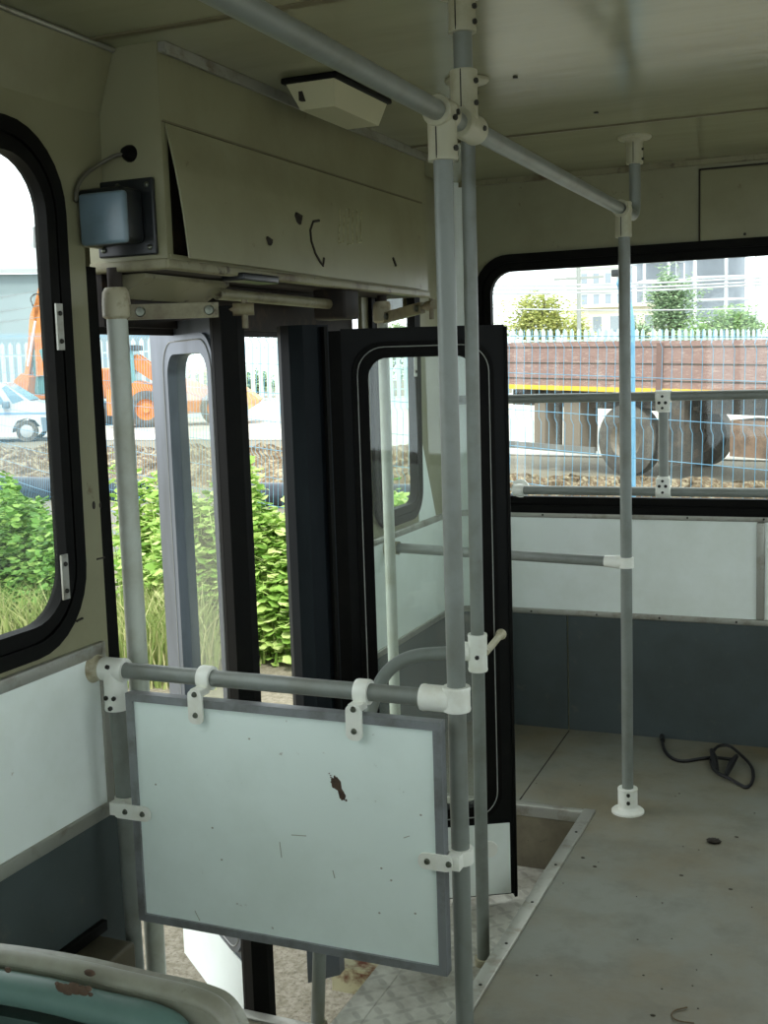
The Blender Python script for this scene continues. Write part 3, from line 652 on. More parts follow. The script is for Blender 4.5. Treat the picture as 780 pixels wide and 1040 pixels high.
# panel
PX0, PX1 = hit(131, 702, 1, PY-.03).x, hit(450, 732, 1, PY-.03).x
PZ1, PZ0 = hit(290, 717, 1, PY-.03).z, hit(290, 958, 1, PY-.03).z
pn = thing('partition_panel', 'large white laminate panel in a grey metal frame hung under the rail before the doorway', 'panel', ((PX0+PX1)/2, PY-.03, PZ0))
m = MB(); m.box((PX0+.006, PY-.038, PZ0+.006), (PX1-.006, PY-.026, PZ1-.006)); sheet = m.build('sheet', PANELM, pn)
fr_ = MB(); k = .016; FM = mat('panel_frame_grey', lin((136, 140, 142)), .4, .2, c2=lin((108, 108, 104)), scale=14)
fr_.ring([(PX0, PZ0), (PX1, PZ0), (PX1, PZ1), (PX0, PZ1)], [(PX0+k, PZ0+k), (PX1-k, PZ0+k), (PX1-k, PZ1-k), (PX0+k, PZ1-k)], lambda u, v, w: Vector((u, PY-.044+w*.024, v))); fr_.build('frame', FM, pn)
def onp(px, py): return hit(px, py, 1, PY-.0385)
m = MB(); n = 0
P = [(336, 791), (342, 789), (346, 794), (347, 801), (351, 808), (350, 813), (345, 811), (343, 803), (337, 799)]
m.prism([onp(*p) for p in P], (0, .0008, 0)); m.v = [v for v in m.v]
for _ in range(22):
    t_ = random.random(); q_ = onp(337+13*t_+random.uniform(-4, 5), 788+26*t_+random.uniform(-3, 3)); m.ball(q_, (random.uniform(.001, .003), .0008, random.uniform(.001, .003)), 4)
m.build('rust_patch', RUST, sheet)
m = MB()
for a_, b_ in (((296, 848), (311, 849)), ((284, 855), (286, 871)), ((338, 884), (340, 892)), ((198, 925), (203, 935)), ((410, 851), (416, 849))):
    m.tube([onp(*a_), onp(*b_)], .0008, 4)
for _ in range(9):
    p = onp(random.uniform(150, 440), random.uniform(745, 930)); m.ball(p, (.0025, .0008, .002), 4)
m.build('scratch', mat('scratch_grey', lin((164, 168, 154)), .6), sheet)
def hang_clip(px):
    x = onp(px, 715).x; z = rz(x)
    m = MB(); m.lathe([(PR, -.014), (.0235, -.014), (.0245, -.011), (.0245, .011), (.0235, .014), (PR, .014)], (x, PY, z), (1, 0, 0), 24)
    top = z-.012; bot = PZ1-.048; y0 = PY-.05
    O = rrect(x-.0165, bot, x+.0165, top, .012, 5)
    m.prism([Vector((u, y0, v)) for u, v in O], (0, .005, 0)); m.box((x-.0130, y0+.0055, top-.014), (x+.0130, PY-.014, top-.001))
    c = m.build('hanging_clip', PLAST, pn)
    for zz in (PZ1+.012, PZ1-.030):
        b = MB(); b.lathe([(0, .0045), (.0045, .004), (.0062, 0)], (x, y0, zz), (0, -1, 0), 8); b.build('bolt', BOLTZ, c)
for px in (201, 361): hang_clip(px)
def side_clip(px, py, sgn):
    pc = onp(px, py); z = pc.z; xp = (-1.443 if sgn < 0 else -.70)
    m = MB(); m.lathe([(PR, -.014), (.024, -.014), (.0245, -.011), (.0245, .011), (.024, .014), (PR, .014)], (xp, PY, z), (0, 0, 1), 24)
    xe = (PX0+.045) if sgn < 0 else (PX1-.05); y0 = PY-.052; xs = xp+(.0 if sgn < 0 else -.0)
    lo, hi = min(xs, xe), max(xs, xe)
    O = rrect(lo, z-.0155, hi, z+.0155, .013, 5); m.prism([Vector((u, y0+.004+(0.022 if False else 0), v)) for u, v in O], (0, .005, 0))
    m.box((xs-.012, y0+.0095, z-.0135), (xs+.012, PY-.015, z+.0135))
    c = m.build('side_clip', PLAST, pn)
    for d_ in (.018, .06):
        xx = xe + (-d_ if sgn < 0 else d_); b = MB(); b.lathe([(0, .0045), (.0045, .004), (.0062, 0)], (xx, y0+.004, z), (0, -1, 0), 8); b.build('bolt', BOLTZ, c)
side_clip(130, 823, -1); side_clip(457, 876, 1)
# ------------------------------------------------------------------ rear rails
rg = thing('window_guard_rail', 'pair of grey horizontal tubes with short upright guarding the rear window', 'guard rail', (-.69, 4.13, .92))
GY = 4.13
zt, zb = hit(640, 403, 1, GY).z, hit(640, 499, 1, GY).z
m = MB(); m.tube([(XW+.05, GY, zt), (XR-.01, GY, zt)], .0165, 16); m.build('upper_tube', STEEL, rg)
m = MB(); m.tube([(-1.225, GY, zb), (XR-.01, GY, zb)], .0165, 16); m.build('lower_tube', STEEL, rg)
xu = hit(674, 450, 1, GY).x
m = MB(); m.tube([(xu, GY, zb), (xu, GY, zt)], .0165, 16); m.build('upright', STEEL, rg)
for zz, s in ((zt, -1), (zb, 1)):
    m = MB(); m.lathe([(.0165, -.026), (.0215, -.026), (.0215, .026), (.0165, .026)], (xu, GY, zz), (1, 0, 0), 20); m.lathe([(.0165, 0), (.0215, 0), (.0215, .055*1), (.0165, .055)], (xu, GY, zz), (0, 0, s), 20)
    m.rbox((xu-.024, GY-.026, min(zz-.008*s, zz+.05*s)), (xu+.024, GY-.008, max(zz-.008*s, zz+.05*s)), .004)
    c = m.build('tee_fitting', PLAST, rg)
    b = MB()
    for dx in (-.011, .011): b.lathe([(0, .003), (.006, .003), (.006, 0)], (xu+dx, GY-.026, zz+.022*s), (0, -1, 0), 6)
    for dz in (.0, .04): b.lathe([(0, .003), (.005, .003), (.005, 0)], (xu, GY-.026, zz+dz*s), (0, -1, 0), 6)
    b.build('bolt', BOLT, c)
m = MB(); m.lathe([(.0, -.02), (.022, -.02), (.022, .02), (.0165, .02)], (-1.215, GY, zb), (1, 0, 0), 18); m.lathe([(.02, 0), (.02, .05), (.034, .052), (.034, .06)], (-1.225, GY, zb), (0, 1, 0), 18); m.build('end_fitting', PLAST, rg)
mr = thing('rear_mid_rail', 'grey horizontal tube joining the left rear side wall to the rear pole at waist height', 'rail', (-1.1, 3.5, .79))
aL = hit(397, 556, 0, XW+.02); aR = Vector((HX+.008, 3.478, hit(630, 571, 1, 3.478).z))
m = MB(); m.tube([aL, aR], .0165, 16); m.build('tube', STEEL, mr)
d_ = (aR-aL).normalized(); m = MB(); m.lathe([(.0165, 0), (.0178, .0), (.0205, .045), (.0205, .062)], aR-d_*.066, d_, 20); m.lathe([(PR, -.016), (.0225, -.016), (.0225, .016), (PR, .016)], aR, (0, 0, 1), 20); m.build('clamp_fitting', PLAST, mr)
m = MB(); m.lathe([(.034, -.012), (.034, .0), (.022, .006), (.022, .03)], aL, d_, 18); m.build('wall_flange', PLASTG, mr)

# ------------------------------------------------------------------ seat (bottom left)
se = thing('passenger_seat', 'worn pale seat back with green-grey tube frame and rust chips, nearest to the viewer', 'seat', (-.85, .75, 0))
SY = .79
def sp(px, py, y=SY): return hit(px, py+17, 1, y)
topc = [(-40, 957), (0, 962), (60, 972), (125, 988), (185, 1001), (213, 1012), (228, 1032), (238, 1062), (243, 1100)]
tp = [sp(*p) for p in topc]
xl = tp[0].x-.12
outl = [Vector((xl-.05, SY, tp[0].z-.10)), Vector((xl, SY, tp[0].z-.02))]+tp+[Vector((tp[-1].x+.02, SY, .45)), Vector((xl-.05, SY, .45))]
sm_ = fillet(tp, .03, 4)
outl = [Vector((xl-.07, SY, .45)), Vector((xl-.06, SY, tp[0].z-.08)), Vector((xl, SY, tp[0].z))]+sm_+[Vector((tp[-1].x+.01, SY, .45))]
m = MB()
m.prism([p+Vector((0, .0, 0)) for p in outl], (0, .035, 0)); m.build('seat_shell', SEATC, se)
rim = outl[1:-1]; m = MB(); m.tube([p+Vector((0, .010, .0)) for p in rim], .010, 12); m.build('shell_rim', SEATC, se)
def inset(pts, dz, dx):
    return [Vector((p.x-dx*max(0, min(1, (p.x-(-.70))/.2)), p.y, p.z-dz)) for p in pts]
tb = inset(rim, .013, .030); m = MB(); m.tube([p+Vector((0, -.014, 0)) for p in tb]+[Vector((tb[-1].x, SY-.014, .1))], .0145, 14); m.tube([Vector((tb[0].x, SY-.014, tb[0].z)), Vector((tb[0].x, SY-.014, .1))], .0145, 12)
ft = m.build('back_tube', SEATT, se)
m = MB(); pd = inset(rim, .036, .065)
m.prism([p+Vector((0, -.022, 0)) for p in pd]+[Vector((pd[-1].x, SY-.022, .45)), Vector((pd[0].x, SY-.022, .45))], (0, .02, 0)); m.build('back_pad', SEATP, se)
m = MB()
for (px, py, s) in ((8, 985, .6), (62, 1003, 1), (68, 1005, 1.2), (76, 1004, 1.3), (84, 1006, 1.1), (90, 1004, .6), (58, 999, .4), (92, 1010, .4)):
    p = hit(px, py, 1, SY-.029); m.ball(p, (.006*s, .0018, .0045*s), 5)
m.build('rust_chip', RUST, ft)
m = MB(); p = hit(91, 988, 1, SY-.006); m.ball(p+Vector((0, 0, .0)), (.006, .003, .003), 5); m.build('shell_nick', RUST, se)
# seat base: cushion and legs, out of the frame but standing on the floor
m = MB(); m.rbox((xl-.04, SY+.02, .40), (tp[-1].x, SY+.42, .46), .02); m.build('seat_cushion', SEATP, se)
for x in (xl+.0, tp[-1].x-.05):
    m = MB(); m.tube([(x, SY+.35, 0), (x, SY+.35, .40)], .016, 10); m.build('leg', SEATT, se)
    m = MB(); m.tube([(x, SY+.02, 0), (x, SY+.02, .40)], .016, 10); m.build('leg', SEATT, se)
# heater casing low on the wall
hb = thing('heater_casing', 'small brown dusty casing low on the left wall at the foot of the partition post', 'heater', (-1.46, 1.8, 0))
HBM = mat('dusty_brown', lin((78, 72, 54)), .6, c2=lin((56, 52, 38)), scale=9)
m = MB(); m.rbox((XW+.007, 1.45, .0), (-1.405, 1.905, .225), .008); m.build('casing', HBM, hb)
m = MB(); m.rbox((XW+.007, 1.45, .226), (XW+.022, 1.925, .25), .003); m.build('casing_trim', RUB, hb)

# ------------------------------------------------------------------ things on the floor
st_ = thing('black_strap', 'tangled black strap lying on the floor by the rear wall', 'strap', hit(735, 775, 2, 0))
def flr(px, py, z=.006): return hit(px, py, 2, z)
def smooth(pts, it=3):
    pts = [Vector(p) for p in pts]
    for _ in range(it):
        o = [pts[0]]
        for a, b in zip(pts, pts[1:]): o += [a*.75+b*.25, a*.25+b*.75]
        o.append(pts[-1]); pts = o
    return pts
m = MB(); m.tube(smooth([flr(672, 745), flr(672, 752), flr(676, 766), flr(690, 774), flr(708, 771), flr(722, 769), flr(735, 770), flr(748, 772)]), .006, 6); m.build('strap', STRAP, st_)
m = MB(); m.tube(smooth([flr(722, 772, .012), flr(726, 758, .03), flr(740, 756, .03), flr(752, 766, .02), flr(764, 778, .008), flr(766, 790, .006), flr(760, 801, .006), flr(750, 796, .006), flr(740, 790, .012), flr(726, 784, .016), flr(722, 774, .012)]), .0055, 6); m.build('loop', STRAP, st_)
m = MB()
for a_, b_ in (((723, 762), (728, 782)), ((748, 768), (737, 788))):
    A_ = flr(*a_, .02); B_ = flr(*b_, .012); m.tube([A_, A_.lerp(B_, .5)+Vector((0, 0, .006)), B_], [.008, .012, .008], 8)
m.tube([flr(672, 744, .008), flr(673, 752, .008)], .009, 7); m.build('buckle', STRAP, st_)
m = MB(); c = flr(725, 854, .006); m.ball(c, (.021, .013, .008), 7)
for i in range(len(m.v)): m.v[i] += Vector((random.uniform(-1, 1), random.uniform(-1, 1), 0))*.004
tag(m.build('dirt_clod', MARK), 'small black clod lying alone on the floor between strap and pole foot', 'clod')
m = MB(); m.tube(smooth([flr(698, 1023, .003), flr(684, 1026, .003), flr(681, 1032, .003), flr(688, 1037, .003), flr(705, 1039, .003)]), .0016, 5)
tag(m.build('wire_scrap', mat('rusty_wire', lin((100, 82, 56)), .7)), 'thin bent brown wire on the floor at the bottom edge of the view', 'wire')
m = MB()
for i in range(26):
    p = flr(random.uniform(535, 770), random.uniform(790, 1030), .001); m.ball(p, (random.uniform(.0015, .0035), random.uniform(.0015, .003), .0012), 4)
for (px, py) in ((604, 880), (692, 889), (748, 850), (742, 903), (663, 1031), (571, 872), (592, 871)): m.ball(flr(px, py, .001), (.006, .004, .002), 5)
tag(m.build('floor_grit', mat('grit', lin((70, 66, 54)), .8)), 'dark grit and crumbs scattered over the worn floor', 'grit', kind='stuff')

# ================================================================== OUTSIDE
GZ = -.5
GRND = mat('pale_gravel_ground', lin((136, 130, 114)), .9, c2=lin((112, 106, 88)), scale=26, lo=.42, hi=.6, c3=lin((78, 71, 56)), scale3=70, amt3=.6, lo3=.5, hi3=.62, bump=.3, bscale=60)
m = MB(); m.box((-70, -8, GZ-.1), (40, 130, GZ)); st(m.build('ground', GRND))
ROAD = mat('pale_road', lin((178, 176, 168)), .85, c2=lin((160, 156, 144)), scale=1.2, c3=lin((150, 144, 126)), scale3=.9, amt3=.5)
def gpt(px, py, z=GZ): return hit(px, py, 2, z)
m = MB(); P = [gpt(-60, 447, GZ+.01), gpt(300, 447, GZ+.01), gpt(520, 462, GZ+.01), gpt(840, 470, GZ+.01), gpt(840, 395, GZ+.01), gpt(-60, 410, GZ+.01)]
m.prism(P, (0, 0, .02)); st(m.build('ground', ROAD))
def leafmesh(m, c, s, up=None):
    a = random.uniform(0, 2*PI); tl = random.uniform(-.9, .9); 
    u = Vector((math.cos(a), math.sin(a), random.uniform(-.5, .5))).normalized(); w = u.cross(Vector((random.uniform(-.6, .6), random.uniform(-.6, .6), 1))).normalized()
    n = u.cross(w)
    k = len(m.v)
    pts = [c, c+u*s*.35+w*s*.42, c+u*s*.8+w*s*.35+n*s*.1, c+u*s*1.1, c+u*s*.8-w*s*.35+n*s*.1, c+u*s*.35-w*s*.42]
    m.v += pts; m.f.append([k, k+1, k+2, k+3, k+4, k+5]); m.sm.append(False)
def quick(m, name, mt, parent=None, local=False):
    me = bpy.data.meshes.new(name); Mi = wm(parent).inverted() if parent and not local else Matrix.Identity(4)
    base = Vector((0, 0, 0))
    if parent is None:
        n = len(m.v); base = Vector((sum(v.x for v in m.v)/n, sum(v.y for v in m.v)/n, min(v.z for v in m.v)))
    me.from_pydata([tuple((Mi @ v)-base) for v in m.v], [], m.f); me.materials.append(mt)
    o = bpy.data.objects.new(name, me); COL.objects.link(o); o.parent = parent; o.location = base
    return o
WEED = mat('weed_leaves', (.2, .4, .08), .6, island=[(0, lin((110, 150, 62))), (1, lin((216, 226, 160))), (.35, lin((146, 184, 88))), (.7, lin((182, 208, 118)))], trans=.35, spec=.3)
WEED2 = mat('shaded_weed_leaves', (.2, .4, .08), .6, island=[(0, lin((70, 112, 48))), (1, lin((150, 184, 96))), (.5, lin((104, 150, 66)))], trans=.35, spec=.3)  # darker copy of the weed greens, shade put into the leaf colour
GRASS = mat('grass_blades', (.3, .4, .1), .6, island=[(0, lin((112, 134, 72))), (1, lin((190, 186, 140))), (.6, lin((156, 170, 102)))], trans=.3, spec=.3)
def weeds(name, label, cat, corners, n, hfun, mt, ls=(.05, .12)):
    m = MB(); A, B, C_, D_ = corners
    for i in range(n):
        s, t_ = random.random(), random.random(); p = A.lerp(B, s).lerp(D_.lerp(C_, s), t_)
        h_ = hfun(s, t_); z = GZ + h_*(random.random()**.6)
        leafmesh(m, Vector((p.x, p.y, z)), random.uniform(*ls))
    # stems
    for i in range(n//40):
        s, t_ = random.random(), random.random(); p = A.lerp(B, s).lerp(D_.lerp(C_, s), t_); h_ = hfun(s, t_)*random.uniform(.6, .98); k = len(m.v)
        q0 = Vector((p.x, p.y, GZ)); q1 = q0+Vector((random.uniform(-.12, .12), random.uniform(-.12, .12), h_)); w = Vector((.006, .003, 0))
        m.v += [q0-w, q0+w, q1+w*.4, q1-w*.4]; m.f.append([k, k+1, k+2, k+3]); m.sm.append(False)
    o = quick(m, name, mt); return tag(o, label, cat, kind='stuff')
def hf(base, seed):
    def f(s, t_): return base*(.72+.22*math.sin(s*9+seed)*math.cos(t_*5+seed)+.10*math.sin(s*27+seed*2)) * (.55+.45*min(1, t_*2.6))
    return f
def gq(px, D): p = at(px, 600, D); return Vector((p.x, p.y, GZ))
weeds('weed_patch', 'tall broad-leaved weeds seen through the doorway in front of the mesh fence', 'weeds', [gq(125, 7.9), gq(430, 6.9), gq(430, 7.8), gq(125, 9.6)], 20000, lambda s, t_: hf(1.34, 1)(s, t_), WEED, (.03, .095))
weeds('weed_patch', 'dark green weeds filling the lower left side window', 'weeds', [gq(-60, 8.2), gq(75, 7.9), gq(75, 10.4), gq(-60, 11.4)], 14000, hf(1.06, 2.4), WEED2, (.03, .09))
def grass(name, label, corners, n, h_):
    m = MB(); A, B, C_, D_ = corners
    for i in range(n):
        s, t_ = random.random(), random.random(); p = A.lerp(B, s).lerp(D_.lerp(C_, s), t_); hh = h_*random.uniform(.4, 1); k = len(m.v)
        b = Vector((p.x, p.y, GZ)); l = Vector((random.uniform(-.5, .5), random.uniform(-.5, .5), 0))*hh; a_ = random.uniform(0, PI); w = Vector((math.cos(a_), math.sin(a_), 0))*.007
        m.v += [b-w, b+w, b+l*.35+Vector((0, 0, hh*.65))+w*.7, b+l*.35+Vector((0, 0, hh*.65))-w*.7, b+l+Vector((0, 0, hh))]
        m.f += [[k, k+1, k+2, k+3], [k+3, k+2, k+4]]; m.sm += [False, False]
    return tag(quick(m, name, GRASS), label, 'grass', kind='stuff')
grass('grass_patch', 'long pale grass in front of the weeds at the left of the doorway', [gq(110, 7.0), gq(215, 6.9), gq(215, 8.0), gq(110, 8.2)], 1500, .62)
grass('grass_patch', 'dry grass stalks before the dark weeds in the left side window', [gq(-40, 7.6), gq(70, 7.5), gq(70, 8.1), gq(-40, 8.3)], 900, .55)
grass('grass_patch', 'sparse grass tufts on the gravel outside the rear window', [gq(600, 7.0), gq(660, 7.0), gq(660, 13), gq(600, 13)], 300, .12)
# rubble strip
RUB2 = mat('rubble', lin((104, 90, 66)), .9, c2=lin((156, 146, 120)), scale=9, lo=.47, hi=.58, c3=lin((92, 66, 46)), scale3=14, amt3=.9, lo3=.5, hi3=.6, bump=.8, bscale=14)
def mound(P0, P1, wid, hgt, label, seed, nx=90, ny=14):
    m = MB(); P0 = Vector(P0); P1 = Vector(P1); U = (P1-P0); Nn = Vector((-U.y, U.x, 0)).normalized(); rnd = random.Random(seed)
    for i in range(nx+1):
        for j in range(ny+1):
            t_ = j/ny; z = GZ+hgt*math.sin(PI*t_)**.8*(.8+.35*math.sin(i*.31+seed)+.12*math.sin(i*1.1))+(rnd.uniform(-.06, .06) if 0 < j < ny else 0)
            p = P0+U*(i/nx)+Nn*wid*(t_-.5)+Vector((rnd.uniform(-.05, .05), rnd.uniform(-.05, .05), 0)); m.v.append(Vector((p.x, p.y, max(z, GZ-.02))))
    for i in range(nx):
        for j in range(ny):
            a = i*(ny+1)+j; m.f.append([a, a+ny+1, a+ny+2, a+1]); m.sm.append(False)
    return tag(quick(m, 'rubble_heap', RUB2), label, 'rubble', kind='stuff')
def g2(px, D): p = at(px, 480, D); return (p.x, p.y, GZ)
mound(g2(-60, 24.0), g2(470, 19.5), 4.0, .45, 'long low heap of brown rubble beyond the black pipes', 3, 150, 16)
mound(g2(455, 17.2), g2(860, 14.2), 4.6, .16, 'low strip of rubble between mesh fence and lorry outside the rear window', 5, 120, 14)
# pipes
PIPE = mat('black_plastic_pipe', lin((38, 44, 52)), .35, c2=lin((66, 74, 84)), scale=3)
def pipe(a, b, label, r=.17):
    t = thing('drain_pipe', label, 'pipe', ((a[0]+b[0])/2, (a[1]+b[1])/2, GZ), group='black drain pipes on the ground')
    a = Vector(a); b = Vector(b); d = b-a; m = MB(); m.lathe([(r*.86, 0), (r, 0), (r, d.length), (r*.86, d.length), (r*.86, 0)], a, d, 28); m.build('pipe_wall', PIPE, t)
pz = GZ+.17
p_a, p_b, p_c, p_d = at(-80, 487, 19.3), at(145, 495, 17.2), at(225, 505, 16.4), at(430, 512, 15.2)
pipe((p_a.x, p_a.y, pz), (p_b.x, p_b.y, pz), 'large black pipe on the ground whose open end shows beside the white door shaft')
pipe((p_c.x, p_c.y, pz), (p_d.x, p_d.y, pz), 'large black pipe on the ground right of the dark door edge, beyond the weeds')
# mesh fence with posts
BLUE = mat('blue_fence_paint', lin((104, 164, 200)), .5, c2=lin((136, 184, 210)), scale=6)
FP = [Vector((-12.6, 13.1, 0)), Vector((-8.75, 10.5, 0)), Vector((-4.12, 7.62, 0)), Vector((-1.12, 6.10, 0)), Vector((1.9, 4.75, 0))]
FT = [2.0, 1.84, 1.64, 1.50, 1.36]
def fence_panel(A, B, za, zb_, label):
    t = thing('mesh_fence_panel', label, 'fence panel', ((A.x+B.x)/2, (A.y+B.y)/2, GZ), group='blue mesh fence panels')
    U = (B-A); L = U.length; U.normalize(); Nn = Vector((U.y, -U.x, 0)); m = MB(); n = int(L/.058)
    def hook(z, zt): # small fold of the mesh at each double wire
        return 0
    for i in range(n+1):
        s = i/n; p = A+U*L*s; zt = za+(zb_-za)*s
        zz = [GZ]
        k = zt-.02
        path = []
        z = zt
        path = [(0, zt+.035), (.0, zt)]
        while z > GZ+.3:
            path += [(.020, z-.03), (0, z-.06)]; z -= .42
        path.append((0, GZ))
        pts = [p+Nn*o+Vector((0, 0, z_)) for o, z_ in path]; m.tube(pts, .0019, 3, False)
    mv = m.build('upright_wires', BLUE, t)
    m = MB(); off = 0
    while off < 2.1:
        for dz in (0, ):
            z0, z1 = za-off, zb_-off
            if z1 > GZ: m.tube([A+Vector((0, 0, z0)), B+Vector((0, 0, z1))], .0024, 3, False)
        off += .21
    m.build('cross_wires', BLUE, t)
labs = ['blue wire mesh fence panel farthest to the left, seen through the side window', 'blue wire mesh fence panel between side window and half-open door leaf', 'blue wire mesh fence panel seen through the doorway right of the half-open leaf', 'blue wire mesh fence panel in front of the lorry in the rear window']
for i in range(4): fence_panel(FP[i], FP[i+1], FT[i], FT[i+1], labs[i])
def fence_post(p, zt, label, bend=True, r=.028):
    t = thing('fence_post', label, 'fence post', (p.x, p.y, GZ)); m = MB()
    pts = [(p.x, p.y, GZ), (p.x, p.y, zt)]
    if bend: pts = fillet([(p.x, p.y, GZ), (p.x, p.y, zt-.12), (p.x-.035, p.y-.01, zt+.06)], .12)
    m.tube(pts, [r]*len(pts), 12); m.build('post', BLUE, t)
    m = MB(); m.ball(pts[-1], r*1.1, 6); m.build('cap', BLUE, t)
fpp = at(639.5, 350, 6.12)
fence_post(fpp, 1.72, 'bright blue curved-top fence post behind the rear grab pole', True, .028)
for i, px in ((1, 38), ): pass
# barbed wire lines over the left panel
bwr = thing('barbed_wire', 'three thin barbed wire strands above the mesh fence in the left window', 'wire', (FP[1].x, FP[1].y, FT[1]))
for z in (2.28, 2.12, 2.0):
    m = MB(); m.tube([FP[0]+Vector((0, 0, z+.1)), FP[1]+Vector((0, 0, z+.02)), FP[2]+Vector((0, 0, z))], .004, 4)
    for k in range(40): p = FP[0].lerp(FP[1], k/40)+Vector((0, 0, z+.1-.08*k/40)); m.tube([p-Vector((.02, 0, .02)), p+Vector((.02, 0, .02))], .003, 3)
    m.build('strand', mat('wire_grey', lin((120, 128, 130)), .5) if 'wire_grey' not in MATS else MATS['wire_grey'], bwr)
# palisade fence, far
PAL = mat('palisade_paint', lin((176, 194, 190)), .6)
def gp(px, D): p = at(px, 400, D); return Vector((p.x, p.y, 0))
Q = [gp(-80, 48), gp(245, 47), gp(518, 52), gp(660, 60), gp(880, 84)]
KERB = mat('kerb_concrete', lin((196, 206, 210)), .8)
plabs = ['pale palisade fence stretch seen in the left window behind the van', 'pale palisade fence stretch seen through the doorway above the kerb', 'pale palisade fence stretch showing above the left half of the lorry', 'pale palisade fence stretch showing above the right half of the lorry']
for i in range(4):
    A, B = Q[i], Q[i+1]; zt = 2.78; t = thing('palisade_fence', plabs[i], 'fence', ((A.x+B.x)/2, (A.y+B.y)/2, GZ), group='palisade fence stretches')
    L = (B-A).length; U = (B-A).normalized(); Nn = Vector((U.y, -U.x, 0)); pit = (.34, .34, .55, .72)[i]; n = int(L/pit); m = MB()
    for k in range(n):
        p = A+U*(k+.5)*pit; hw = pit*.26; 
        pts = [p-U*hw+Vector((0, 0, -.1)), p+U*hw+Vector((0, 0, -.1)), p+U*hw+Vector((0, 0, zt-.25)), p+U*hw*1.0+Vector((0, 0, zt-.12)), p+Vector((0, 0, zt)), p-U*hw*1.0+Vector((0, 0, zt-.12)), p-U*hw+Vector((0, 0, zt-.25))]
        m.prism(pts, Nn*.03)
    m.build('pickets', PAL, t)
    m = MB()
    for z in (.3, 2.2):
        pts = [A+Nn*-.02+Vector((0, 0, z)), B+Nn*-.02+Vector((0, 0, z)), B+Nn*-.02+Vector((0, 0, z+.07)), A+Nn*-.02+Vector((0, 0, z+.07))]; m.prism(pts, Nn*-.04)
    m.build('rail', PAL, t)
    m = MB(); pts = [A+Vector((0, 0, GZ)), B+Vector((0, 0, GZ)), B+Vector((0, 0, -.05)), A+Vector((0, 0, -.05))]; m.prism(pts, Nn*.25); m.build('kerb_wall', KERB, t)

# ------------------------------------------------------------------ lorry in the rear window
tA, tB = at(518, 400, 21.0), at(780, 400, 17.0)
tU = Vector((tB.x-tA.x, tB.y-tA.y, 0)).normalized()
ang = math.atan2(tU.y, tU.x)
wp = at(636, 487, 18.7)
LOR = thing('lorry', 'old lorry with a weathered red-brown side board and yellow stripe outside the rear window', 'lorry', (wp.x, wp.y, GZ), (0, math.radians(1.6), ang))
TB = mat('weathered_red_board', lin((150, 122, 114)), .75, c2=lin((138, 110, 103)), scale=3, stretch=(1, 1, 5), c3=lin((190, 170, 158)), scale3=8, amt3=.5)
YEL = mat('yellow_stripe', lin((226, 190, 60)), .6)
CHS = mat('chassis_dark', lin((62, 60, 56)), .7, c2=lin((96, 84, 70)), scale=5)
TYRE = mat('tyre_rubber', lin((80, 77, 72)), .8, c2=lin((112, 107, 96)), scale=4)
RIM = mat('dusty_rim', lin((124, 116, 102)), .6, c2=lin((90, 80, 66)), scale=5)
zb0, zt0 = 1.36, 2.13
m = MB(); m.box((-2.9, -.05, zb0), (6.0, .0, zt0)); m.box((-2.9, 2.3, zb0), (6, 2.35, zt0)); m.box((-2.9, 0, zb0), (-2.85, 2.3, zt0)); m.box((5.95, 0, zb0), (6, 2.3, zt0)); m.box((-2.9, 0, zb0), (6, 2.3, zb0+.06))
m.build('cargo_body', TB, LOR, True)
m = MB()
for x in (-2.88, .62, 3.6): m.box((x, -.10, zb0-.05), (x+.10, -.04, zt0-.02))
m.build('stake', mat('stake_red', lin((120, 92, 84)), .7), LOR, True)
for k in range(3):
    z = zb0+.16+k*.26; m = MB(); m.box((-2.9, -.056, z), (6, -.05, z+.02)); m.build('board_gap', CHS, LOR, True)
m = MB(); m.box((-2.9, -.075, zb0-.02), (1.15 if False else 6, -.05, zb0+.055)); m.build('stripe', YEL, LOR, True)
m = MB(); m.box((-2.8, .3, zb0-.32), (7.5, .5, zb0-.05)); m.box((-2.8, 1.8, zb0-.32), (7.5, 2.0, zb0-.05))
for x in (-2.2, -.6, .9, 2.4): m.box((x, .1, zb0-.14), (x+.12, 2.2, zb0-.0))
m.build('chassis_frame', CHS, LOR, True)
def wheel(x, y, r=.52):
    m = MB(); m.lathe([(.30, -.13), (.46, -.14), (r, -.10), (r, .10), (.46, .14), (.30, .13)], (x, y, r), (0, 1, 0), 40); w = m.build('wheel', TYRE, LOR, True)
    m = MB(); m.lathe([(0, -.05), (.10, -.09), (.12, -.04), (.22, -.03), (.27, -.11), (.31, -.125), (.31, .12)], (x, y, r), (0, 1, 0), 32); m.build('rim', RIM, w, True)
wheel(-.06, .16, .57); wheel(-.06, 2.15); wheel(4.4, .16); wheel(4.4, 2.15)
m = MB(); m.box((-1.38, .05, .30), (-1.02, .5, zb0-.1)); m.box((-2.05, .05, .30), (-1.8, .5, zb0-.1)); m.build('toolbox', mat('grey_side_box', lin((128, 118, 104)), .7), LOR, True)
m = MB(); m.box((1.9, .0, .45), (3.5, .7, .98)); m.build('fuel_tank', mat('tank_brown', lin((128, 104, 84)), .6, c2=lin((80, 66, 54)), scale=5), LOR, True)
m = MB(); m.box((-2.8, -.02, .30), (-.65, .03, .42)); m.build('side_guard', mat('guard_grey', lin((120, 122, 118)), .6), LOR, True)
m = MB(); m.box((.62, -.02, .25), (1.1, .5, zb0-.1)); m.box((-.62, .2, 1.08), (1.2, .6, 1.14)); m.build('mudguard', CHS, LOR, True)
# cab, beyond the frame to the right
m = MB(); m.rbox((6.15, -.1, .55), (8.2, 2.35, 2.7), .12); m.build('cab', TB, LOR, True)
wheel(7.1, .16); wheel(7.1, 2.15)

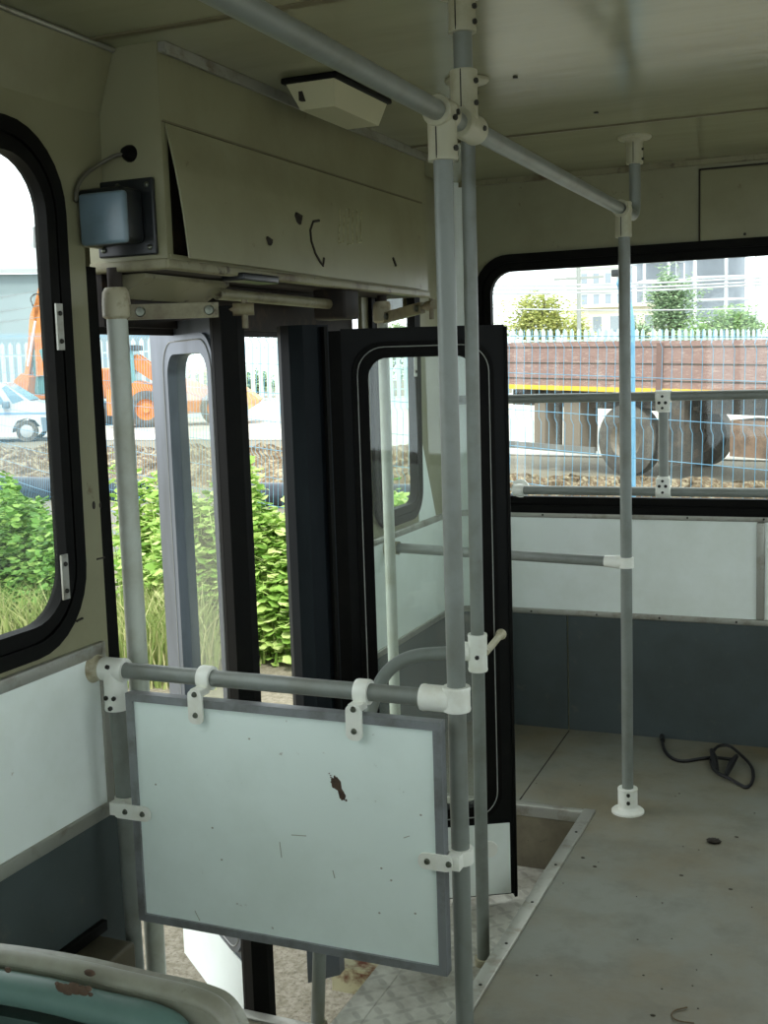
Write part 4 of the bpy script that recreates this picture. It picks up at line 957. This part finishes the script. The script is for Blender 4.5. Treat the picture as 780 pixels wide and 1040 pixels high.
# ------------------------------------------------------------------ trees and buildings behind
TRM = [mat('tree_leaves_%s' % n, (.2, .3, .1), .7, island=[(0, lin(a)), (1, lin(b))], trans=.3, spec=.2) for n, a, b in (('olive', (160, 172, 100), (216, 216, 140)), ('grey_green', (136, 168, 132), (184, 204, 164)), ('mid_green', (124, 162, 110), (172, 198, 134)))]
BARK = mat('bark', lin((90, 80, 66)), .9, c2=lin((60, 52, 42)), scale=12)
def tree(px, D, pyt, wpx, label, mt, shape='round', n=2600, pybase=None, ls=.28, low=.25):
    p = at(px, 350, D); base = Vector((p.x, p.y, GZ)); top = at(px, pyt, D).z; hh = top-GZ; w = wpx/F*D/2
    t = thing('tree', label, 'tree', base, group='trees beyond the palisade fence'); m = MB(); rnd = random; n = int(n*2.2); ls *= .62
    for i in range(n):
        while True:
            v = Vector((rnd.uniform(-1, 1), rnd.uniform(-1, 1), rnd.uniform(-1, 1)))
            if v.length < 1: break
        v *= (.55+.45*rnd.random()) if v.length > .3 else 1
        k = 1+.18*math.sin(v.x*7+px)+.14*math.sin(v.z*9+px*2)+.12*math.cos(v.y*8)
        zc = hh*(1+low)/2; zr = hh*(1-low)/2
        leafmesh(m, base+Vector((v.x*w*k, v.y*w*.8*k, zc+v.z*zr*min(k, 1.05))), rnd.uniform(.6, 1.2)*ls)
    quick(m, 'crown', mt, t)
    m = MB(); m.tube([base, base+Vector((0, 0, hh*.7))], [hh*.03, hh*.012], 8)
    for k in range(5): a_ = k*1.3; m.tube([base+Vector((0, 0, hh*(.3+.07*k))), base+Vector((math.cos(a_)*w*.6, math.sin(a_)*w*.6, hh*(.55+.07*k)))], [hh*.012, hh*.004], 6)
    m.build('trunk', BARK, t)
tree(548, 88, 290, 92, 'yellow-green rounded tree at the left of the rear window, beyond the palisade', TRM[0], n=2600, ls=.42)
tree(585, 95, 312, 40, 'small yellow-green tree right of the rounded tree, before the old flats', TRM[0], n=700, ls=.4)
tree(681, 100, 266, 62, 'tall narrow grey-green poplar-like tree left of the concrete shell building', TRM[1], n=2800, ls=.45)
tree(742, 94, 307, 104, 'wide bushy green tree below the concrete shell building', TRM[2], n=2800, ls=.42)
tree(650, 96, 318, 34, 'low green bush just right of the blue fence post', TRM[1], n=600, ls=.4)
tree(395, 70, 318, 60, 'green tree faintly seen through the gap above the rear door leaf', TRM[1], n=900, ls=.35)
for k_, (px_, w_) in enumerate(((205, 60), (260, 60), (310, 60), (360, 60), (420, 70))):
    tree(px_, 62+k_*7, 366+k_ % 2*6, w_, ['low green shrub behind the palisade, at the half-open door leaf', 'low green shrub behind the palisade, between the two door leaves', 'low green shrub behind the palisade, mostly hidden by the rubber guard', 'low green shrub behind the palisade, at the left edge of the rear leaf glass', 'low green shrub behind the palisade, seen through the rear leaf glass'][k_], TRM[k_ % 3], n=500, ls=.35, low=.1)
tree(690, 106, 322, 50, 'dark green bush at the foot of the poplar-like tree', TRM[2], n=700, ls=.4)
tree(800, 84, 314, 60, 'green bush at the right edge of the rear window', TRM[2], n=900, ls=.4)
CONC = mat('raw_concrete', lin((200, 204, 204)), .9, c2=lin((160, 162, 160)), scale=.4)
def building(px0, px1, D, pyt, floors, bays, label, mt, depth=9, openz=True, slab=.28, col=.45, wall=None, winfrac=.5, base=0):
    a = at(px0, 350, D); b = at(px1, 350, D); U = Vector((b.x-a.x, b.y-a.y, 0)); L = U.length; ang_ = math.atan2(U.y, U.x); top = at((px0+px1)/2, pyt, D).z-GZ
    t = thing('apartment_building', label, 'building', (a.x, a.y, GZ), (0, 0, ang_), group='buildings far behind the lorry'); fh = top/floors
    if openz:
        m = MB()
        for k in range(floors+1): m.box((-.3, -.3, k*fh-slab), (L+.3, depth, k*fh))
        m.build('floor_slabs', mt, t, True)
        for k in range(bays+1):
            m = MB(); x = L*k/bays; m.box((x-col/2, 0, 0), (x+col/2, .5, top)); m.box((x-col/2, depth-.6, 0), (x+col/2, depth-.1, top)); m.build('column', mt, t, True)
        m = MB(); m.box((0, depth*.55, 0), (L, depth*.55+.2, top)); m.build('inner_wall', mat('inner_grey', lin((176, 182, 188)), .9) if 'inner_grey' not in MATS else MATS['inner_grey'], t, True)
    else:
        m = MB(); m.box((0, 0, 0), (L, depth, top)); m.build('wall', wall or mt, t, True)
        m = MB(); m.box((-.4, -.5, top), (L+.4, depth, top+.35)); m.build('roof', mt, t, True)
        for k in range(floors):
            for j in range(bays):
                x = L*(j+.5)/bays; z = fh*(k+.5); w = L/bays*winfrac/2
                m = MB(); m.box((x-w, -.04, z-fh*.22), (x+w, .02, z+fh*.25)); m.build('window', WINM, t, True)
            m = MB(); m.box((0, -.7, k*fh+fh*.02), (L, 0, k*fh+fh*.1)); m.build('balcony', mt, t, True)
    return t
WINM = mat('far_window', lin((140, 150, 158)), .2)
building(706, 769, 190, 235, 6, 2, 'unfinished grey concrete frame building at upper right of the rear window', CONC, 12)
building(655, 704, 210, 262, 5, 2, 'pale building partly hidden behind the tall narrow tree', CONC, 12, slab=.6)
building(588, 636, 150, 273, 5, 4, 'old pale block of flats left of the rear grab pole in the rear window', mat('pale_render', lin((206, 206, 196)), .9), 10, False)
building(598, 668, 120, 312, 2, 4, 'low cream house below the old flats, behind the palisade tips', mat('cream_render', lin((226, 220, 200)), .9), 8, False)
# warehouse at the left
wt0, wt1 = at(-120, 350, 62), at(185, 350, 66)
tt = thing('warehouse', 'long pale grey-blue warehouse behind the yard at the left', 'warehouse', (wt0.x, wt0.y, GZ), (0, 0, math.atan2(wt1.y-wt0.y, wt1.x-wt0.x)))
LW = math.hypot(wt1.x-wt0.x, wt1.y-wt0.y); zt_ = at(25, 276, 62).z-GZ
m = MB(); m.box((0, 0, 0), (LW, 14, zt_)); m.build('wall', mat('warehouse_wall', lin((128, 144, 148)), .8, c2=lin((120, 136, 140)), scale=.3), tt, True)
m = MB(); m.prism([Vector((-.4, -.4, zt_)), Vector((LW, -.4, zt_)), Vector((LW, 7, zt_+2.6)), Vector((-.4, 7, zt_+2.6))], (0, 0, .25)); m.build('roof', mat('warehouse_roof', lin((160, 166, 168)), .7), tt, True)
q0 = at(8, 223, 62)
m = MB(); m.box((8.0, 4.0, zt_+1.0), (10.2, 5.5, zt_+3.0)); m.build('roof_vent', mat('vent_grey', lin((110, 114, 114)), .7), tt, True)
# overhead wires and utility pole
pl_ = at(588, 320, 60); up = thing('utility_pole', 'thin grey utility pole before the old flats in the rear window', 'pole', (pl_.x, pl_.y, GZ))
m = MB(); m.tube([(pl_.x, pl_.y, GZ), (pl_.x, pl_.y, at(588, 272, 60).z)], .11, 8); m.build('mast', mat('mast_grey', lin((150, 154, 150)), .8), up)
m = MB(); zz = at(588, 284, 60).z; m.box((pl_.x-1.3, pl_.y-.05, zz), (pl_.x+1.3, pl_.y+.05, zz+.12)); m.build('cross_arm', MATS['mast_grey'], up)
wires = [((480, 296), (780, 285)), ((480, 300), (780, 288)), ((480, 292), (780, 281)), ((480, 314), (780, 312))]
cab = ['upper', 'second', 'third', 'lowest']
for i, (a_, b_) in enumerate(wires):
    A = at(*a_, 55); B = at(*b_, 55); A = A+(A-B)*.6; B = B+(B-A)*.5; m = MB()
    pts = [A.lerp(B, k/16)-Vector((0, 0, .6*math.sin(PI*k/16))) for k in range(17)]
    pts = [p+Vector((0, 0, .5)) for p in pts]
    m.tube(pts, .05 if i < 3 else .03, 5); tag(m.build('overhead_cable', mat('cable_pale', lin((180, 186, 190)), .6) if 'cable_pale' not in MATS else MATS['cable_pale']), ['pale overhead cable crossing the rear window, middle of the upper three', 'pale overhead cable crossing the rear window, lowest of the upper three', 'pale overhead cable crossing the rear window, topmost of all', 'thin overhead cable crossing the rear window well below the other three'][i], 'cable', 'overhead cables')
# street light head
slp = at(628, 300, 30); sl = thing('street_lamp', 'small dark lamp head on a blue post just left of the rear grab pole top', 'street lamp', (slp.x, slp.y, GZ))
m = MB(); m.tube([(slp.x+.28, slp.y, GZ), (slp.x+.26, slp.y, at(628, 280, 30).z)], .06, 8); m.build('mast', BLUE, sl)
zz = at(628, 278, 30).z; m = MB(); m.rbox((slp.x-.16, slp.y-.12, zz-.08), (slp.x+.2, slp.y+.12, zz+.10), .03); m.build('lamp_head', DEV, sl)

# ------------------------------------------------------------------ van, excavator, loader
WCAR = mat('white_car_paint', lin((196, 202, 206)), .25, coat=.5)
CARG = mat('car_glass', lin((120, 150, 165)), .08)
CTR = mat('car_trim', lin((110, 128, 140)), .5)
vA = at(28, 447, 34.0); 
van = thing('van', 'white small van with blue side stripe parked behind the rubble in the left window', 'van', (vA.x, vA.y, GZ), (0, 0, YAW+.12))
# local: x to the right = forward, y away; front wheel at x=0
def both(poly, y0, y1): 
    m = MB(); m.prism([Vector((x, y0, z)) for x, z in poly], (0, y1-y0, 0)); return m
body_ = [(-3.3, .3), (-3.3, 1.0), (-3.2, 1.62), (-2.9, 1.74), (-.75, 1.74), (-.55, 1.70), (.15, 1.18), (.80, 1.06), (.98, .85), (1.0, .35), (.42, .28), (.38, .45), (.25, .62), (0, .70), (-.25, .62), (-.38, .45), (-.42, .28)]
both(body_, 0, 1.7).build('body', WCAR, van, True)
both([(-.50, 1.66), (-.02, 1.22), (-.35, 1.12), (-.62, 1.58)], -.01, 1.71).build('windscreen', CARG, van, True)
m = MB(); m.prism([Vector((-.62, .12, 1.69)), Vector((.10, .12, 1.20)), Vector((.16, .12, 1.215)), Vector((-.56, .12, 1.72))], (0, 1.46, 0)); m.build('windscreen', CARG, van, True)
both([(-1.75, 1.08), (-.55, 1.12), (-.80, 1.56), (-1.05, 1.62), (-1.75, 1.62)], -.012, 1.712).build('side_window', CARG, van, True)
both([(-3.1, 1.08), (-1.85, 1.08), (-1.85, 1.62), (-3.0, 1.60)], -.012, 1.712).build('side_window', CARG, van, True)
both([(-3.3, .86), (.55, .80), (.60, .84), (-3.3, .93)], -.015, 1.715).build('stripe', mat('van_stripe', lin((120, 160, 200)), .4), van, True)
both([(.45, .28), (1.04, .34), (1.06, .66), (.42, .70)], -.02, 1.72).build('bumper', CTR, van, True)
for x in (0, -2.55):
    m = MB(); m.lathe([(.20, -.1), (.30, -.1), (.31, .1), (.2, .1)], (x, .06, .31), (0, 1, 0), 24); w_ = m.build('wheel', TYRE, van, True)
    m = MB(); m.lathe([(0, -.10), (.07, -.105), (.19, -.09), (.2, 0)], (x, .06, .31), (0, 1, 0), 20); m.build('hubcap', mat('hub_silver', lin((190, 194, 196)), .3, .6) if 'hub_silver' not in MATS else MATS['hub_silver'], w_, True)
    m = MB(); m.lathe([(.20, -.1), (.30, -.1), (.31, .1), (.2, .1)], (x, 1.62, .31), (0, 1, 0), 24); m.build('wheel', TYRE, van, True)
m = MB(); m.rbox((-.62, -.2, 1.0), (-.42, -.02, 1.2), .04); m.build('wing_mirror', CTR, van, True)
ORG = mat('machine_orange', lin((196, 122, 52)), .5, c2=lin((164, 96, 42)), scale=2)
DRK = mat('machine_dark', lin((60, 62, 60)), .6)
# excavator: arm rises behind the van
eD = 43; e0 = at(-10, 420, eD); ex = thing('excavator', 'orange excavator whose raised arm shows behind the van in the left window', 'excavator', (e0.x, e0.y, GZ))
def ep(px, py, D=43): return at(px, py, D)
def beam(pts, wd, name, par, mt, th=.35):
    m = MB()
    for (a_, b_), (w0, w1) in zip(zip(pts, pts[1:]), zip(wd, wd[1:])):
        d = (b_-a_).normalized(); s = d.cross(_f).normalized(); n = _f*th
        n.z = 0
        m.prism([a_-s*w0/2, a_+s*w0/2, b_+s*w1/2, b_-s*w1/2], n)
    return m.build(name, mt, par)
beam([ep(26, 388), ep(31, 350), ep(34, 322), ep(41, 300)], [.16, .20, .28, .2], 'dipper_arm', ex, ORG)
beam([ep(41, 382), ep(38, 340), ep(39, 310), ep(46, 275), ep(55, 262)], [.3, .26, .3, .24, .2], 'boom', ex, ORG)
m = MB(); m.tube([ep(28, 372), ep(36, 326)], .05, 6); m.tube([ep(44, 350), ep(48, 300)], .05, 6); m.build('hydraulic_ram', MATS['hub_silver'], ex)
m = MB(); m.tube(fillet([ep(34, 312), ep(30, 302), ep(38, 297), ep(45, 305)], .3), .03, 5); m.build('hose', DRK, ex)
m = MB(); c = ep(22, 386); m.prism([c+Vector((-.4, 0, -.5)), c+Vector((.2, 0, -.55)), c+Vector((.35, 0, .1)), c+Vector((0, 0, .25)), c+Vector((-.35, 0, 0))], (0, .7, 0)); m.build('bucket', ORG, ex)
cx = ep(72, 400); m = MB(); m.rbox((cx.x-1.6, cx.y-.2, GZ+1.0), (cx.x+1.6, cx.y+2.2, GZ+2.1), .1); m.build('engine_house', ORG, ex)
m = MB(); m.rbox((cx.x-1.5, cx.y-.25, GZ+1.2), (cx.x-.3, cx.y+.9, GZ+2.9), .1); m.build('cab', mat('cab_glass_green', lin((96, 140, 140)), .2), ex)
for dy in (0, 2.0):
    m = MB(); m.rbox((cx.x-1.9, cx.y-.3+dy, GZ), (cx.x+1.9, cx.y+.25+dy, GZ+.85), .38); m.build('track', DRK, ex)
# loader
lD = 40; l0 = at(175, 432, lD); ld = thing('wheel_loader', 'orange wheel loader with green-tinted cab and front bucket seen through the doorway', 'loader', (l0.x, l0.y, GZ), (0, 0, YAW+.05))
def lx(px): return (px-175)/F*lD
def lz(py): return (432-py)/F*lD
def lw_(px, r):
    for dy in (0, 1.9):
        m = MB(); m.lathe([(.36, -.22), (r*.8, -.25), (r, -.18), (r, .18), (r*.8, .25), (.36, .22)], (lx(px), .1+dy, r), (0, 1, 0), 32); w_ = m.build('wheel', TYRE, ld, True)
        m = MB(); m.lathe([(0, -.16), (.12, -.18), (.14, -.12), (.3, -.1), (.37, -.2), (.38, .2)], (lx(px), .1+dy, r), (0, 1, 0), 24); m.build('rim', ORG, w_, True)
lw_(150, .64); lw_(222, .60)
def lpoly(pts, y0, y1, name, mt):
    m = MB(); m.prism([Vector((lx(a_), y0, lz(b_))) for a_, b_ in pts], (0, y1-y0, 0)); m.build(name, mt, ld, True)
lpoly([(110, 418), (110, 392), (130, 390), (140, 384), (162, 392), (185, 396), (205, 404), (205, 418), (166, 420), (160, 406), (150, 402), (140, 406), (134, 420)], .1, 1.9, 'chassis', ORG)
lpoly([(126, 392), (126, 352), (138, 352), (140, 392)], .3, 1.7, 'cab', MATS['cab_glass_green'])
lpoly([(124, 353), (124, 348), (142, 348), (142, 353)], .2, 1.8, 'cab_roof', DRK)
lpoly([(136, 360), (141, 357), (165, 376), (200, 388), (232, 404), (246, 412), (243, 418), (226, 412), (195, 398), (160, 388), (138, 372)], .45, .7, 'lift_arm', ORG)
lpoly([(136, 360), (141, 357), (165, 376), (200, 388), (232, 404), (246, 412), (243, 418), (226, 412), (195, 398), (160, 388), (138, 372)], 1.3, 1.55, 'lift_arm', ORG)
lpoly([(236, 392), (246, 393), (258, 402), (265, 407), (262, 411), (254, 416), (240, 424), (236, 412)], -.1, 2.2, 'bucket', mat('bucket_tan', lin((206, 160, 110)), .7, c2=lin((160, 110, 80)), scale=3))
